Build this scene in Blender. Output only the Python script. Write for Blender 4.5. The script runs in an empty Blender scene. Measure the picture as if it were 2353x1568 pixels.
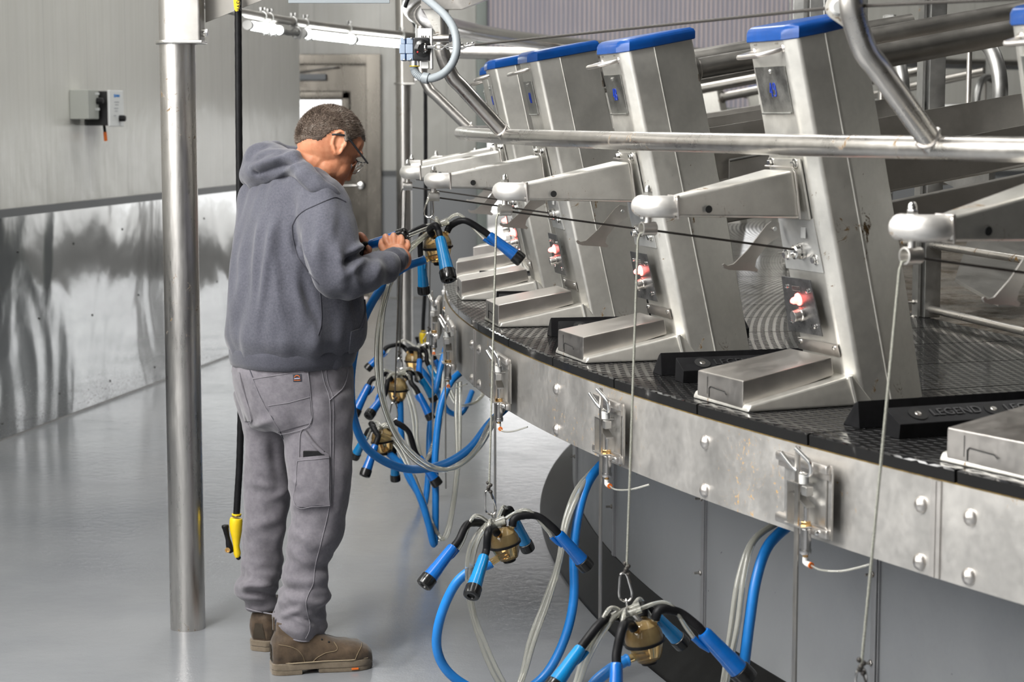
import bpy, bmesh, math, random
from mathutils import Vector as V, Matrix as MX, noise as NZ
PI=math.pi
random.seed(7)
SC=bpy.context.scene
COL=SC.collection
# ---------------------------------------------------------------- camera
W,HH,FPX,CAMZ=2353.0,1568.0,4575.0,1.62
PITCH=0.11141
CP,SP=math.cos(PITCH),math.sin(PITCH)
CX,CY,DTH,PH0=9.105,8.0292,math.radians(5.8004),math.radians(196.3)   # rotary centre, stall pitch
CAM=V((0,0,CAMZ))
def ray(px,py):
    dx=(px-W/2)/FPX; dy=(HH/2-py)/FPX
    return V((dx,CP+dy*SP,-SP+dy*CP))
def at(px,py,Y):
    d=ray(px,py); return CAM+d*(Y/d.y)
def atz(px,py,z):
    d=ray(px,py); return CAM+d*((z-CAMZ)/d.z)
def rayr(px,py,R,near=True):
    d=ray(px,py); a=d.x**2+d.y**2; b=2*(d.x*-CX+d.y*-CY); c=CX*CX+CY*CY-R*R
    q=math.sqrt(max(0,b*b-4*a*c)); t=(-b-q)/(2*a) if near else (-b+q)/(2*a)
    return CAM+d*t
def ang(u): return PH0+DTH*(u-48)
def uw(r,t,z,u):
    a=ang(u); return V((CX+r*math.cos(a)-t*math.sin(a),CY+r*math.sin(a)+t*math.cos(a),z))
def um(u): return MX.Translation((CX,CY,0))@MX.Rotation(ang(u),4,'Z')
cd=bpy.data.cameras.new('camera'); co=bpy.data.objects.new('camera',cd); COL.objects.link(co)
co.location=CAM; co.rotation_euler=(PI/2-PITCH,0,0)
cd.sensor_width=36; cd.lens=36*FPX/W; cd.clip_start=.05; cd.clip_end=200
cd.dof.use_dof=True; cd.dof.focus_distance=5.6; cd.dof.aperture_fstop=6.3
SC.camera=co
# ---------------------------------------------------------------- mesh helpers
def B(): return bmesh.new()
def frame(o,z,x=None):
    z=V(z).normalized()
    if x is None: x=V((1,0,0)) if abs(z.x)<.9 else V((0,1,0))
    x=V(x); x=(x-z*x.dot(z)).normalized(); y=z.cross(x)
    m=MX((x,y,z)).transposed().to_4x4(); m.translation=V(o); return m
def spline(pts,k=6):
    P=[V(p) for p in pts]; n=len(P); out=[]
    for i in range(n-1):
        p0=P[max(i-1,0)];p1=P[i];p2=P[i+1];p3=P[min(i+2,n-1)]
        for j in range(k):
            t=j/k
            out.append(.5*((2*p1)+(p2-p0)*t+(2*p0-5*p1+4*p2-p3)*t*t+(3*p1-p0-3*p2+p3)*t**3))
    out.append(P[-1]); return out
def rings(bm,R,close=False,cap0=True,cap1=True):
    "skin a list of equal length vertex rings"
    vs=[[bm.verts.new(p) for p in r] for r in R]; n=len(R[0])
    pairs=list(zip(vs,vs[1:]))
    if close: pairs.append((vs[-1],vs[0]))
    for a,b in pairs:
        for i in range(n):
            j=(i+1)%n
            try: bm.faces.new((a[i],a[j],b[j],b[i]))
            except ValueError: pass
    if not close:
        if cap0: bm.faces.new(vs[0][::-1])
        if cap1: bm.faces.new(vs[-1])
    return vs
def tube(bm,pts,r,n=12,closed=False,caps=True,sx=1.0,up=None):
    P=[V(p) for p in pts]; m=len(P)
    rr=[r]*m if isinstance(r,(int,float)) else list(r)
    T=[]
    for i in range(m):
        if closed: d=P[(i+1)%m]-P[i-1]
        else: d=P[min(i+1,m-1)]-P[max(i-1,0)]
        T.append(d.normalized())
    x=V(up) if up is not None else (V((0,0,1)) if abs(T[0].z)<.9 else V((1,0,0)))
    x=(x-T[0]*x.dot(T[0])).normalized(); R=[]
    for i in range(m):
        x=(x-T[i]*x.dot(T[i]))
        x=x.normalized() if x.length>1e-6 else V((1,0,0))
        y=T[i].cross(x)
        R.append([P[i]+(x*math.cos(2*PI*k/n)*sx+y*math.sin(2*PI*k/n))*rr[i] for k in range(n)])
    rings(bm,R,close=closed,cap0=caps,cap1=caps)
    return bm
def lathe(bm,prof,m=None,n=20):
    "prof [(r,z)] around z"
    m=m or MX.Identity(4)
    R=[[m@V((max(r,1e-4)*math.cos(2*PI*k/n),max(r,1e-4)*math.sin(2*PI*k/n),z)) for k in range(n)] for r,z in prof]
    rings(bm,R); return bm
def cyl(bm,a,b,r,n=16,r2=None):
    a,b=V(a),V(b); m=frame(a,b-a); L=(b-a).length
    return lathe(bm,[(r,0),(r2 if r2 is not None else r,L)],m,n)
def box(bm,c,s,m=None,bev=0,seg=2):
    m=m or MX.Identity(4)
    t=bmesh.new(); bmesh.ops.create_cube(t,size=1)
    for v in t.verts: v.co=V((v.co.x*s[0]+c[0],v.co.y*s[1]+c[1],v.co.z*s[2]+c[2]))
    if bev>0: bmesh.ops.bevel(t,geom=list(t.edges),offset=bev,segments=seg,affect='EDGES',profile=.5)
    t.transform(m); merge(bm,t); return bm
def merge(bm,t):
    me=bpy.data.meshes.new('tmp'); t.to_mesh(me); t.free(); bm.from_mesh(me); bpy.data.meshes.remove(me)
def prism(bm,poly,h,m=None,bev=0):
    "2d polygon in xy extruded along z"
    m=m or MX.Identity(4); t=bmesh.new()
    f=t.faces.new([t.verts.new((x,y,0)) for x,y in poly])
    r=bmesh.ops.extrude_face_region(t,geom=[f])
    for v in r['geom']:
        if isinstance(v,bmesh.types.BMVert): v.co.z+=h
    bmesh.ops.recalc_face_normals(t,faces=list(t.faces))
    if bev>0: bmesh.ops.bevel(t,geom=list(t.edges),offset=bev,segments=2,affect='EDGES',profile=.5)
    t.transform(m); merge(bm,t); return bm
def hexa(bm,P,bev=0):
    "8 points: bottom ring 4, top ring 4"
    t=bmesh.new(); v=[t.verts.new(V(p)) for p in P]
    for f in ((3,2,1,0),(4,5,6,7),(0,1,5,4),(1,2,6,5),(2,3,7,6),(3,0,4,7)): t.faces.new([v[i] for i in f])
    bmesh.ops.recalc_face_normals(t,faces=list(t.faces))
    if bev>0: bmesh.ops.bevel(t,geom=list(t.edges),offset=bev,segments=2,affect='EDGES',profile=.5)
    merge(bm,t); return bm
def plate(bm,P,th,n=None,bev=0):
    "quad P (4 pts) given thickness along its normal"
    P=[V(p) for p in P]; nn=V(n) if n is not None else (P[1]-P[0]).cross(P[3]-P[0]).normalized()
    return hexa(bm,[p-nn*th for p in P]+P,bev)
def ball(bm,c,r,m=None,n=14):
    t=bmesh.new(); bmesh.ops.create_uvsphere(t,u_segments=n,v_segments=max(6,n*2//3),radius=1)
    s=r if hasattr(r,'__len__') else (r,r,r)
    for v in t.verts: v.co=V((v.co.x*s[0],v.co.y*s[1],v.co.z*s[2]))
    if m: t.transform(m)
    t.transform(MX.Translation(V(c))); merge(bm,t); return bm
def hexnut(bm,o,d,r,h,x=None):
    m=frame(o,d,x); lathe(bm,[(r*.9,0),(r,h*.12),(r,h*.88),(r*.9,h)],m,6); return bm
MW={}
def link(o,parent,mw):
    COL.objects.link(o); MW[o.name]=mw
    if parent: o.parent=parent
def tag(o,label=None,cat=None,group=None,kind=None):
    if label: o['label']=label
    if cat: o['category']=cat
    if group: o['group']=group
    if kind: o['kind']=kind
    return o
def thing(name,label,cat,mw=None,group=None):
    if mw is None: mw=MX.Identity(4)
    if not isinstance(mw,MX): mw=MX.Translation(V(mw))
    o=bpy.data.objects.new(name,None); o.empty_display_size=.1
    l,q,s=mw.decompose(); o.location=l; o.rotation_euler=q.to_euler()
    link(o,None,mw.copy()); return tag(o,label,cat,group)
def obj(name,bm,mat,parent=None,angle=40,smooth=True,origin=None,uv=None):
    "bm is in world space; mesh is stored in the thing's own space"
    mw=MW[parent.name] if parent else (MX.Translation(V(origin)) if origin is not None else MX.Identity(4))
    bmesh.ops.recalc_face_normals(bm,faces=list(bm.faces))
    if uv:
        L=bm.loops.layers.uv.new('UVMap')
        for f in bm.faces:
            for l in f.loops: l[L].uv=uv(l.vert.co)
    bm.transform(mw.inverted())
    me=bpy.data.meshes.new(name); bm.to_mesh(me); bm.free()
    if smooth:
        me.polygons.foreach_set('use_smooth',[True]*len(me.polygons))
        me.set_sharp_from_angle(angle=math.radians(angle))
    me.materials.append(mat)
    o=bpy.data.objects.new(name,me)
    if angle<100 and smooth and len(me.polygons)>12: w=o.modifiers.new('weighted','WEIGHTED_NORMAL'); w.keep_sharp=True
    if not parent and origin is not None: o.location=V(origin)
    link(o,parent,mw); return o
def struct(name,bm,mat,parent=None,**k):
    o=obj(name,bm,mat,parent,**k)
    if not parent: o['kind']='structure'
    return o
def copy_tree(o,parent=None,mw=None):
    c=o.copy(); COL.objects.link(c); c.parent=parent; MW[c.name]=mw if mw is not None else MW[o.name]
    for ch in list(KIDS.get(o.name,[])):
        copy_tree(ch,c,mw)
    return c
KIDS={}
def kids_index():
    KIDS.clear()
    for o in SC.objects:
        if o.parent: KIDS.setdefault(o.parent.name,[]).append(o)
def text_bm(s,size,depth,m,align='CENTER'):
    c=bpy.data.curves.new('t','FONT'); c.body=s; c.size=size; c.extrude=depth; c.align_x=align; c.align_y='CENTER'
    o=bpy.data.objects.new('t',c); COL.objects.link(o)
    dg=bpy.context.evaluated_depsgraph_get(); me=bpy.data.meshes.new_from_object(o.evaluated_get(dg))
    bpy.data.objects.remove(o); bpy.data.curves.remove(c)
    me.transform(m); bm=B(); bm.from_mesh(me); bpy.data.meshes.remove(me); return bm
# ---------------------------------------------------------------- materials
MATS={}
class NT:
    def __init__(s,name):
        s.m=bpy.data.materials.new(name); s.m.use_nodes=True; s.t=s.m.node_tree; s.N=s.t.nodes; s.L=s.t.links
        s.b=s.N['Principled BSDF']; s.out=s.N['Material Output']; s.c=None; MATS[name]=s.m
    def n(s,ty,**k):
        o=s.N.new(ty)
        for a,v in k.items():
            if a.startswith('i_'):
                o.inputs[int(a[2:]) if a[2:].isdigit() else a[2:].replace('_',' ')].default_value=v
            else: setattr(o,a,v)
        return o
    def l(s,a,b): s.L.new(a,b)
    def set(s,**k):
        for a,v in k.items():
            i=s.b.inputs[a.replace('_',' ')]
            i.default_value=(*v,1) if hasattr(v,'__len__') and len(v)==3 and i.type=='RGBA' else v
        return s
    def coord(s,kind='Object',scale=(1,1,1)):
        c=s.n('ShaderNodeTexCoord'); mp=s.n('ShaderNodeMapping'); mp.inputs['Scale'].default_value=scale
        s.l(c.outputs[kind],mp.inputs[0]); return mp.outputs[0]
    def noise(s,vec,scale,detail=4,rough=.55,dist=0):
        t=s.n('ShaderNodeTexNoise'); t.inputs['Scale'].default_value=scale; t.inputs['Detail'].default_value=detail
        t.inputs['Roughness'].default_value=rough; t.inputs['Distortion'].default_value=dist
        s.l(vec,t.inputs['Vector']); return t.outputs['Fac']
    def ramp(s,f,stops):
        r=s.n('ShaderNodeValToRGB'); e=r.color_ramp.elements
        while len(e)<len(stops): e.new(.5)
        for x,(p,c) in zip(e,stops):
            x.position=p; x.color=(*c,1) if hasattr(c,'__len__') else (c,c,c,1)
        s.l(f,r.inputs[0]); return r.outputs[0]
    def mix(s,f,a,b,mode='MIX'):
        x=s.n('ShaderNodeMix',data_type='RGBA',blend_type=mode)
        for i,v in ((0,f),(6,a),(7,b)):
            if hasattr(v,'is_output'): s.l(v,x.inputs[i])
            else: x.inputs[i].default_value=(*v,1) if hasattr(v,'__len__') else v
        return x.outputs[2]
    def math(s,op,a,b=0.5):
        x=s.n('ShaderNodeMath',operation=op)
        for i,v in ((0,a),(1,b)):
            if hasattr(v,'is_output'): s.l(v,x.inputs[i])
            else: x.inputs[i].default_value=v
        return x.outputs[0]
    def bump(s,h,strength=.3,dist=.002,prev=None):
        b=s.n('ShaderNodeBump'); b.inputs['Strength'].default_value=strength; b.inputs['Distance'].default_value=dist
        s.l(h,b.inputs['Height'])
        if prev: s.l(prev,b.inputs['Normal'])
        s.l(b.outputs[0],s.b.inputs['Normal']); return b.outputs[0]
    def to(s,name,sock): s.l(sock,s.b.inputs[name])
def steel(name,col,rough,dirt=0,scr=.0,scale=(1,1,1),metal=1,var=.12,bump=.08,dcol=(.16,.09,.025),dscale=9):
    k=NT(name); k.set(Metallic=metal,Roughness=rough,Base_Color=col)
    v=k.coord('Object',scale)
    a=k.noise(v,7,5,.6); b=k.noise(v,60,3)
    mixn=k.math('ADD',k.math('MULTIPLY',a,.7),k.math('MULTIPLY',b,.3))
    lo=tuple(x*(1-var) for x in col); hi=tuple(min(1,x*(1+var)) for x in col)
    c=k.ramp(mixn,[(.3,lo),(.7,hi)])
    r=k.ramp(mixn,[(.3,max(0,rough-.08)),(.7,min(1,rough+.1))])
    if dirt>0:
        d=k.noise(k.coord('Object',(1,1,.75)),dscale*1.8,7,.72,.9)
        d2=k.noise(k.coord('Object'),2.2,2)
        dm=k.ramp(k.math('MULTIPLY',d,k.math('ADD',d2,.45)),[(.665-dirt*.10,0),(.70-dirt*.09,1)])
        c=k.mix(dm,c,dcol); r=k.mix(dm,r,(.6,.6,.6))
        mt=k.mix(dm,(metal,)*3,(0,0,0)); k.to('Metallic',mt)
    k.to('Base Color',c); k.to('Roughness',r)
    if bump>0: k.bump(k.noise(k.coord('Object'),55,3),bump*.5,.001)
    return k.m
def plain(name,col,rough=.5,metal=0,var=.0,nscale=20,bump=0,coat=0,**kw):
    k=NT(name); k.set(Base_Color=col,Roughness=rough,Metallic=metal,Coat_Weight=coat,**kw)
    if var or bump:
        a=k.noise(k.coord('Object'),nscale,5,.6)
        if var: k.to('Base Color',k.ramp(a,[(.3,tuple(x*(1-var) for x in col)),(.7,tuple(min(1,x*(1+var)) for x in col))]))
        if bump: k.bump(a,bump,.002)
    return k.m
def lamp_mat(name,col,st):
    k=NT(name); k.set(Base_Color=(.9,.9,.9),Emission_Color=col,Emission_Strength=st); return k.m
# ================================================================ materials of the place
S_CLEAN=steel('stainless_satin',(.66,.645,.62),.33)
S_COL=steel('stainless_bail',(.72,.705,.66),.43,dirt=.62,metal=.86)
S_PIPE=steel('stainless_pipe',(.62,.595,.56),.30,dirt=.3)
S_DARK=steel('stainless_weathered',(.47,.45,.42),.36,dirt=.25)
S_MATTE=steel('matte_bracket_steel',(.36,.345,.32),.52)
S_POLISH=steel('stainless_polished',(.72,.70,.68),.14,bump=.02)
S_BRUSH=steel('stainless_brushed',(.70,.665,.63),.34,var=.05,bump=0)
S_PLATE=steel('scuffed_plate',(.42,.42,.40),.36,var=.3,scale=(3,3,3))
S_PANEL=steel('dark_scuffed_panel',(.17,.17,.17),.32,var=.5,scale=(4,4,4),metal=.8)
S_SKIRT=steel('skirt_steel',(.66,.64,.61),.42,dirt=.42,dcol=(.42,.25,.08),dscale=45,metal=.85)
S_GALV=steel('galvanised_post',(.42,.42,.41),.42,var=.2,dirt=.3)
CHROME=plain('bright_chrome',(.78,.77,.75),.16,1)
BRASS=plain('brass',(.72,.45,.18),.25,1)
WHITE_PVC=plain('white_pvc',(.72,.72,.70),.35)
RUB=plain('black_rubber',(.010,.010,.011),.42,var=.3,nscale=40,bump=.15,Specular_IOR_Level=.16)
RUBW=plain('wet_black_rubber',(.009,.009,.009),.2,var=.3,nscale=60,bump=.1)
HOLE=plain('dark_hole',(.01,.01,.01),.8)
BLUECAP=plain('blue_polymer_cap',(.004,.075,.33),.32,var=.12,nscale=30,bump=.1)
BLUE=plain('blue_cup_shell',(.003,.115,.43),.26,var=.12,nscale=25,coat=.3)
BLUE2=plain('teal_blue_cup_shell',(.003,.19,.46),.26,var=.12,nscale=25,coat=.3)
BLUEH=plain('blue_milk_hose',(.012,.19,.57),.33,var=.1,nscale=18)
YEL=plain('yellow_grip',(.80,.56,.01),.4,var=.08)
GREYP=plain('grey_conduit',(.27,.30,.32),.45)
ORANGE=plain('orange_plastic',(.75,.16,.02),.4)
BLUEINK=plain('blue_ink',(.01,.05,.45),.4)
DARKTRIM=plain('grey_trim',(.11,.115,.12),.4)
CABLE=plain('dark_wire_rope',(.05,.045,.04),.5,.4,var=.4,nscale=300,bump=.4)
CABLEG=plain('pale_wire_rope',(.36,.36,.31),.45,.5,var=.35,nscale=300,bump=.4)
def amber():
    k=NT('amber_bowl'); k.set(Base_Color=(.78,.42,.10),Roughness=.08,Transmission_Weight=.86,IOR=1.25,Coat_Weight=.4)
    a=k.noise(k.coord('Object'),16,4); k.to('Base Color',k.ramp(a,[(.3,(.66,.38,.11)),(.7,(.95,.72,.36))])); return k.m
AMBER=amber()
def clear():
    k=NT('clear_tubing'); k.set(Base_Color=(.93,.92,.82),Roughness=.12,Transmission_Weight=.78,IOR=1.28,Coat_Weight=.6)
    return k.m
CLEAR=clear()
GLASS=NT('clear_glass').set(Base_Color=(1,1,1),Roughness=.02,Transmission_Weight=1.0,IOR=1.2).m
# floor
def floor_mat():
    k=NT('grey_epoxy'); k.set(Base_Color=(.33,.345,.36),Roughness=.2)
    v=k.coord('Object'); big=k.noise(v,.9,5,.6); fine=k.noise(v,160,3); mid=k.noise(v,22,4)
    sp=k.noise(v,75,2)
    c=k.ramp(big,[(.3,(.185,.196,.212)),(.7,(.25,.258,.268))])
    specks=k.ramp(k.noise(v,14,5,.8),[(.735,0),(.745,1)])
    c=k.mix(specks,c,(.15,.12,.08)); k.to('Base Color',c)
    k.to('Roughness',k.ramp(k.noise(v,1.3,5,.7),[(.4,.045),(.62,.19)]))
    wet=k.ramp(k.noise(v,1.1,4,.6,.5),[(.42,0),(.6,1)])
    h=k.math('ADD',k.math('MULTIPLY',fine,.35),k.math('MULTIPLY',mid,.65))
    k.bump(h,.30,.004)
    return k.m
FLOOR=floor_mat()
def panel_mat():
    k=NT('white_wall_panel'); k.set(Base_Color=(.60,.60,.57),Roughness=.22)
    v=k.coord('UV',(1,.02,1)); a=k.noise(v,180,3); b=k.noise(v,30,4)
    s=k.noise(k.coord('UV',(1,.6,1)),2.2,3)
    h=k.math('ADD',k.math('MULTIPLY',a,.5),k.math('MULTIPLY',b,.6)); n=k.bump(h,.35,.004)
    k.bump(s,.25,.06,prev=n)
    u=k.n('ShaderNodeSeparateXYZ'); k.l(k.coord('UV'),u.inputs[0])
    fr=k.math('FRACT',k.math('MULTIPLY',u.outputs[0],1/.59)); seam=k.ramp(fr,[(0,0.0),(.012,1)])
    k.to('Base Color',k.mix(seam,(.40,.40,.38),k.ramp(b,[(.3,(.60,.592,.545)),(.7,(.65,.642,.60))])))
    return k.m
PANEL=panel_mat()
def mirror_sheet():
    k=NT('rippled_stainless_sheet'); k.set(Base_Color=(.46,.47,.475),Roughness=.10,Metallic=1)
    v=k.coord('UV'); a=k.noise(k.coord('UV',(1.5,.8,1)),1.25,2,.35,.6); b=k.noise(v,6,2)
    w=k.math('ADD',a,k.math('MULTIPLY',b,.035)); k.bump(w,.35,.055)
    u=k.n('ShaderNodeSeparateXYZ'); k.l(v,u.inputs[0])
    d=k.noise(v,70,5,.8); low=k.ramp(u.outputs[1],[(0,1),(.5,0)])
    sp=k.ramp(k.math('ADD',d,k.math('MULTIPLY',low,.12)),[(.66,0),(.74,1)])
    k.to('Base Color',k.mix(sp,(.46,.47,.475),(.16,.15,.14))); k.to('Roughness',k.mix(sp,(.1,.1,.1),(.5,.5,.5)))
    return k.m
SHEET=mirror_sheet()
def ribbed():
    k=NT('ribbed_polycarbonate'); k.set(Base_Color=(.30,.27,.29),Roughness=.3,Transmission_Weight=.35,IOR=1.2)
    w=k.n('ShaderNodeTexWave',wave_type='BANDS',bands_direction='X'); w.inputs['Scale'].default_value=7.5; w.inputs['Distortion'].default_value=.3
    k.l(k.coord('Object'),w.inputs[0])
    big=k.noise(k.coord('Object',(1,1,.3)),3,3)
    c=k.mix(w.outputs['Fac'],(.36,.36,.43),(.72,.62,.61)); k.to('Base Color',k.mix(k.ramp(big,[(.35,0),(.7,.45)]),c,(.36,.36,.43)))  # pinkish reflection on the ribs is put into their base colour
    k.bump(w.outputs['Fac'],.5,.006); return k.m
RIB=ribbed()
def mat_rubber():
    k=NT('lozenge_rubber_mat'); k.set(Base_Color=(.010,.010,.011),Roughness=.22)
    b=None
    v=k.coord('UV'); sx=k.n('ShaderNodeSeparateXYZ'); k.l(v,sx.inputs[0])
    def cell(o): 
        r=[]
        for i,Lc in ((0,.072),(1,.025)): r.append(k.math('MULTIPLY',k.math('ABSOLUTE',k.math('SUBTRACT',k.math('FRACT',k.math('ADD',k.math('DIVIDE',sx.outputs[i],Lc),o)),.5)),2))
        return k.math('ADD',*r)
    dd=k.math('MINIMUM',cell(0.0),cell(.5)); gz=k.n('ShaderNodeSeparateXYZ'); k.l(k.n('ShaderNodeNewGeometry').outputs['True Normal'],gz.inputs[0]); topf=k.math('GREATER_THAN',gz.outputs[2],.6); hh=k.math('MULTIPLY',k.ramp(dd,[(.42,1),(.64,0)]),topf)
    nz=k.noise(v,9,4); k.bump(hh,1.0,.006); k.to('Specular IOR Level',k.mix(hh,k.mix(topf,(.08,.08,.08),(.42,.42,.42)),(.10,.10,.10)))
    k.to('Roughness',k.mix(hh,k.ramp(nz,[(.35,.05),(.7,.15)]),(.42,.42,.42)))
    k.to('Base Color',k.mix(hh,(.016,.016,.016),(.005,.005,.006))); return k.m
    b=k.n('ShaderNodeTexBrick'); b.offset=.5; b.inputs['Scale'].default_value=1
    b.inputs['Brick Width'].default_value=.066; b.inputs['Row Height'].default_value=.0150; b.inputs['Mortar Size'].default_value=.0040; b.inputs['Mortar Smooth'].default_value=.6
    b.inputs['Color1'].default_value=(1,1,1,1); b.inputs['Color2'].default_value=(.85,.85,.85,1); b.inputs['Mortar'].default_value=(0,0,0,1)
    v=k.coord('UV'); k.l(v,b.inputs[0])
    nz=k.noise(v,9,4); k.bump(b.outputs['Color'],1.0,.011); k.b.inputs['Specular IOR Level'].default_value=.5
    k.to('Roughness',k.ramp(nz,[(.35,.12),(.7,.34)]))
    k.to('Base Color',k.mix(b.outputs['Color'],(.03,.03,.03),(.009,.009,.01))); return k.m
MAT=mat_rubber()
def concrete():
    k=NT('mucky_concrete'); v=k.coord('Object'); a=k.noise(v,6,6,.7); b=k.noise(v,40,4,.7); s=k.noise(v,5.5,7,.8)
    c=k.mix(k.ramp(s,[(.50,0),(.56,1)]),k.ramp(b,[(.3,(.13,.11,.085)),(.7,(.30,.265,.22))]),(.060,.034,.009))
    k.to('Base Color',c); k.to('Roughness',k.ramp(a,[(.42,.08),(.56,.5)])); k.bump(k.noise(v,30,6,.8),.8,.02); return k.m
CONC=concrete()
GREYPANEL=steel('grey_under_panel',(.30,.31,.32),.34,metal=.25,var=.06,bump=.03)
BLACKW=plain('wet_black_kerb',(.007,.007,.007),.38,var=.5,nscale=9,bump=.2,Specular_IOR_Level=.12)
# ================================================================ the setting
bm=B(); box(bm,(4,6,-.06),(18,26,.12)); FL=struct('floor',bm,FLOOR)
WX=lambda y:-2.582+.1776*(y-9.92)
wd=V((.1776,1,0)).normalized(); wn=V((wd.y,-wd.x,0))   # along the left wall, into the room
def wallbox(bm,y0,y1,z0,z1,o0,o1):
    p=[V((WX(y),y,0)) for y in (y0,y1)]
    q=[p[0]+wn*o0,p[1]+wn*o0,p[1]+wn*o1,p[0]+wn*o1]
    hexa(bm,[a+V((0,0,z0)) for a in q]+[a+V((0,0,z1)) for a in q])
uvw=lambda c:((c-V((WX(10),10,0))).dot(wd),c.z)
bm=B(); wallbox(bm,-5,15.33,0,6.4,-.12,0); struct('wall_left',bm,PANEL,uv=uvw)
bm=B(); wallbox(bm,-5,15.30,.012,1.127,0,.006); sh=struct('wall_left_lower_sheet',bm,SHEET,uv=uvw)
bm=B(); wallbox(bm,-5,15.335,1.125,1.166,0,.022); struct('trim_1',bm,DARKTRIM)
bm=B()
for i in range(34):
    y=7.3+i*.24; z=[.95,.55,.12][i%3]+.03*math.sin(i*5)
    p=V((WX(y),y,z))+wn*.006; lathe(bm,[(.007,0),(.006,.004),(.002,.005)],frame(p,wn),8)
struct('wall_left_rivets',bm,plain('dark_rivet',(.04,.04,.04),.4,.5),MW and sh)
# back wall with stainless door and a half open overhead panel door
YB=18.0
bm=B(); uvb=lambda c:(c.x,c.z)
for x0,x1,z0,z1 in ((-6,-2.32,0,6.4),(-2.32,-1.167,2.19,6.4),(-1.167,-.25,0,6.4),(-.25,2.62,3.9,6.4),(2.62,13,0,6.4)):
    box(bm,((x0+x1)/2,YB+.06,(z0+z1)/2),(x1-x0,.12,z1-z0))
struct('wall_back',bm,PANEL,uv=uvb)
bm=B()
for x0,x1 in ((-6,-2.32),(-1.167,-.25),(2.62,9)): box(bm,((x0+x1)/2,YB-.006,.56),(x1-x0,.012,1.10))
struct('wall_back_lower_panel',bm,plain('grey_wainscot',(.34,.35,.36),.3))
bm=B()
for x0,x1 in ((-6,-2.32),(-1.165,-.25),(2.62,9)): box(bm,((x0+x1)/2,YB-.012,1.13),(x1-x0,.024,.045))
struct('trim_2',bm,DARKTRIM)
bm=B(); box(bm,(-.27,YB-.06,2.0),(.10,.16,4.0),bev=.01); box(bm,(2.66,YB-.06,2.0),(.10,.16,4.0),bev=.01); box(bm,(1.2,YB-.05,1.69),(2.85,.08,.05),bev=.01)
struct('trim_3',bm,plain('green_grey_jamb',(.26,.29,.27),.35,.4))
bm=B(); box(bm,(1.19,YB+.02,2.8),(2.86,.03,2.2)); struct('window_2',bm,RIB)
bm=B(); box(bm,(2.78,YB-.09,2.4),(.14,.02,1.6)); struct('trim_4',bm,plain('white_strip',(.8,.8,.8),.4))
# door
D=thing('door_1',None,None,(-1.7,YB,0)); D['kind']='structure'
DS=steel('door_stainless',(.15,.138,.12),.24,scale=(1,1,.3),bump=.03)
bm=B(); zt=2.19
box(bm,(-1.235,YB-.02,zt/2),(.135,.2,zt),bev=.006); box(bm,(-2.255,YB-.02,zt/2),(.135,.2,zt),bev=.006); box(bm,(-1.745,YB-.02,zt-.045),(.9,.2,.09),bev=.006)
obj('door_frame',bm,DS,D)
bm=B()
for x0,x1,z0,z1 in ((-2.19,-1.99,0.01,2.10),(-1.49,-1.305,.01,2.10),(-1.99,-1.49,1.825,2.10),(-1.99,-1.49,.01,1.1)):
    box(bm,((x0+x1)/2,YB+.02,(z0+z1)/2),(x1-x0,.05,z1-z0))
obj('door_leaf',bm,DS,D)
bm=B()
for x0,x1,z0,z1 in ((-2.03,-1.95,1.06,1.865),(-1.53,-1.45,1.06,1.865),(-2.03,-1.45,1.785,1.865),(-2.03,-1.45,1.06,1.14)):
    box(bm,((x0+x1)/2,YB-.012,(z0+z1)/2),(x1-x0,.03,z1-z0),bev=.012)
obj('window_bead',bm,DS,D)
bm=B(); box(bm,(-1.74,YB+.02,1.46),(.5,.008,.72)); obj('glass_pane',bm,GLASS,D)
bm=B(); lathe(bm,[(.016,0),(.016,.035),(.034,.045),(.037,.06),(.03,.072),(.005,.075)],frame((-1.36,YB-.005,1.02),(0,-1,0)),20); lathe(bm,[(.036,0),(.03,.008)],frame((-1.36,YB-.004,1.02),(0,-1,0)),20)
box(bm,(-1.45,YB-.05,1.02),(.17,.012,.014),bev=.004); obj('door_knob',bm,CHROME,D)
bm=B(); box(bm,(-1.83,YB-.04,1.985),(.34,.06,.06),bev=.008); obj('door_closer',bm,plain('closer_grey',(.2,.21,.22),.4,.6),D)
bm=B(); tube(bm,[(-1.9,YB-.06,2.03),(-1.62,YB-.1,2.07),(-1.55,YB-.06,2.075)],.008); obj('closer_arm',bm,S_DARK,D)
bm=B(); box(bm,(4,5.5,6.45),(24,26,.1)); struct('ceiling',bm,plain('grey_ceiling',(.34,.34,.33),.6))
bm=B(); box(bm,(0,34,-.08),(60,32,.12)); struct('floor_yard',bm,plain('pale_concrete_yard',(.55,.54,.52),.8,var=.1,nscale=2))
def siding():
    k=NT('white_siding'); k.set(Base_Color=(.8,.8,.8),Roughness=.5); u=k.n('ShaderNodeSeparateXYZ'); k.l(k.coord('Object'),u.inputs[0])
    fr=k.math('FRACT',k.math('MULTIPLY',u.outputs[2],5)); k.to('Base Color',k.ramp(fr,[(0,(.5,.5,.5)),(.12,(.82,.82,.82))])); return k.m
bm=B(); box(bm,(-6,30,3),(7,.3,6)); box(bm,(4,36,3),(30,.3,6)); struct('wall_neighbour',bm,siding())
bm=B(); box(bm,(-1.55,27,3),(1.2,.3,6)); struct('wall_brick_neighbour',bm,plain('pale_brick',(.50,.44,.41),.8,var=.15,nscale=6))
bm=B(); box(bm,(8.2,-2.4,3.2),(12.6,.12,6.4)); struct('wall_front_darkener',bm,plain('front_darkener_grey',(.085,.082,.075),.7,var=.15,nscale=3))  # unseen wall added behind camera right to darken the steel's reflections
bm=B(); box(bm,(14.4,7,3.2),(.12,20,6.4)); struct('wall_right_darkener',bm,plain('side_darkener_grey',(.12,.115,.105),.7,var=.15,nscale=3))  # unseen dark wall added to keep world light off from the right
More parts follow.
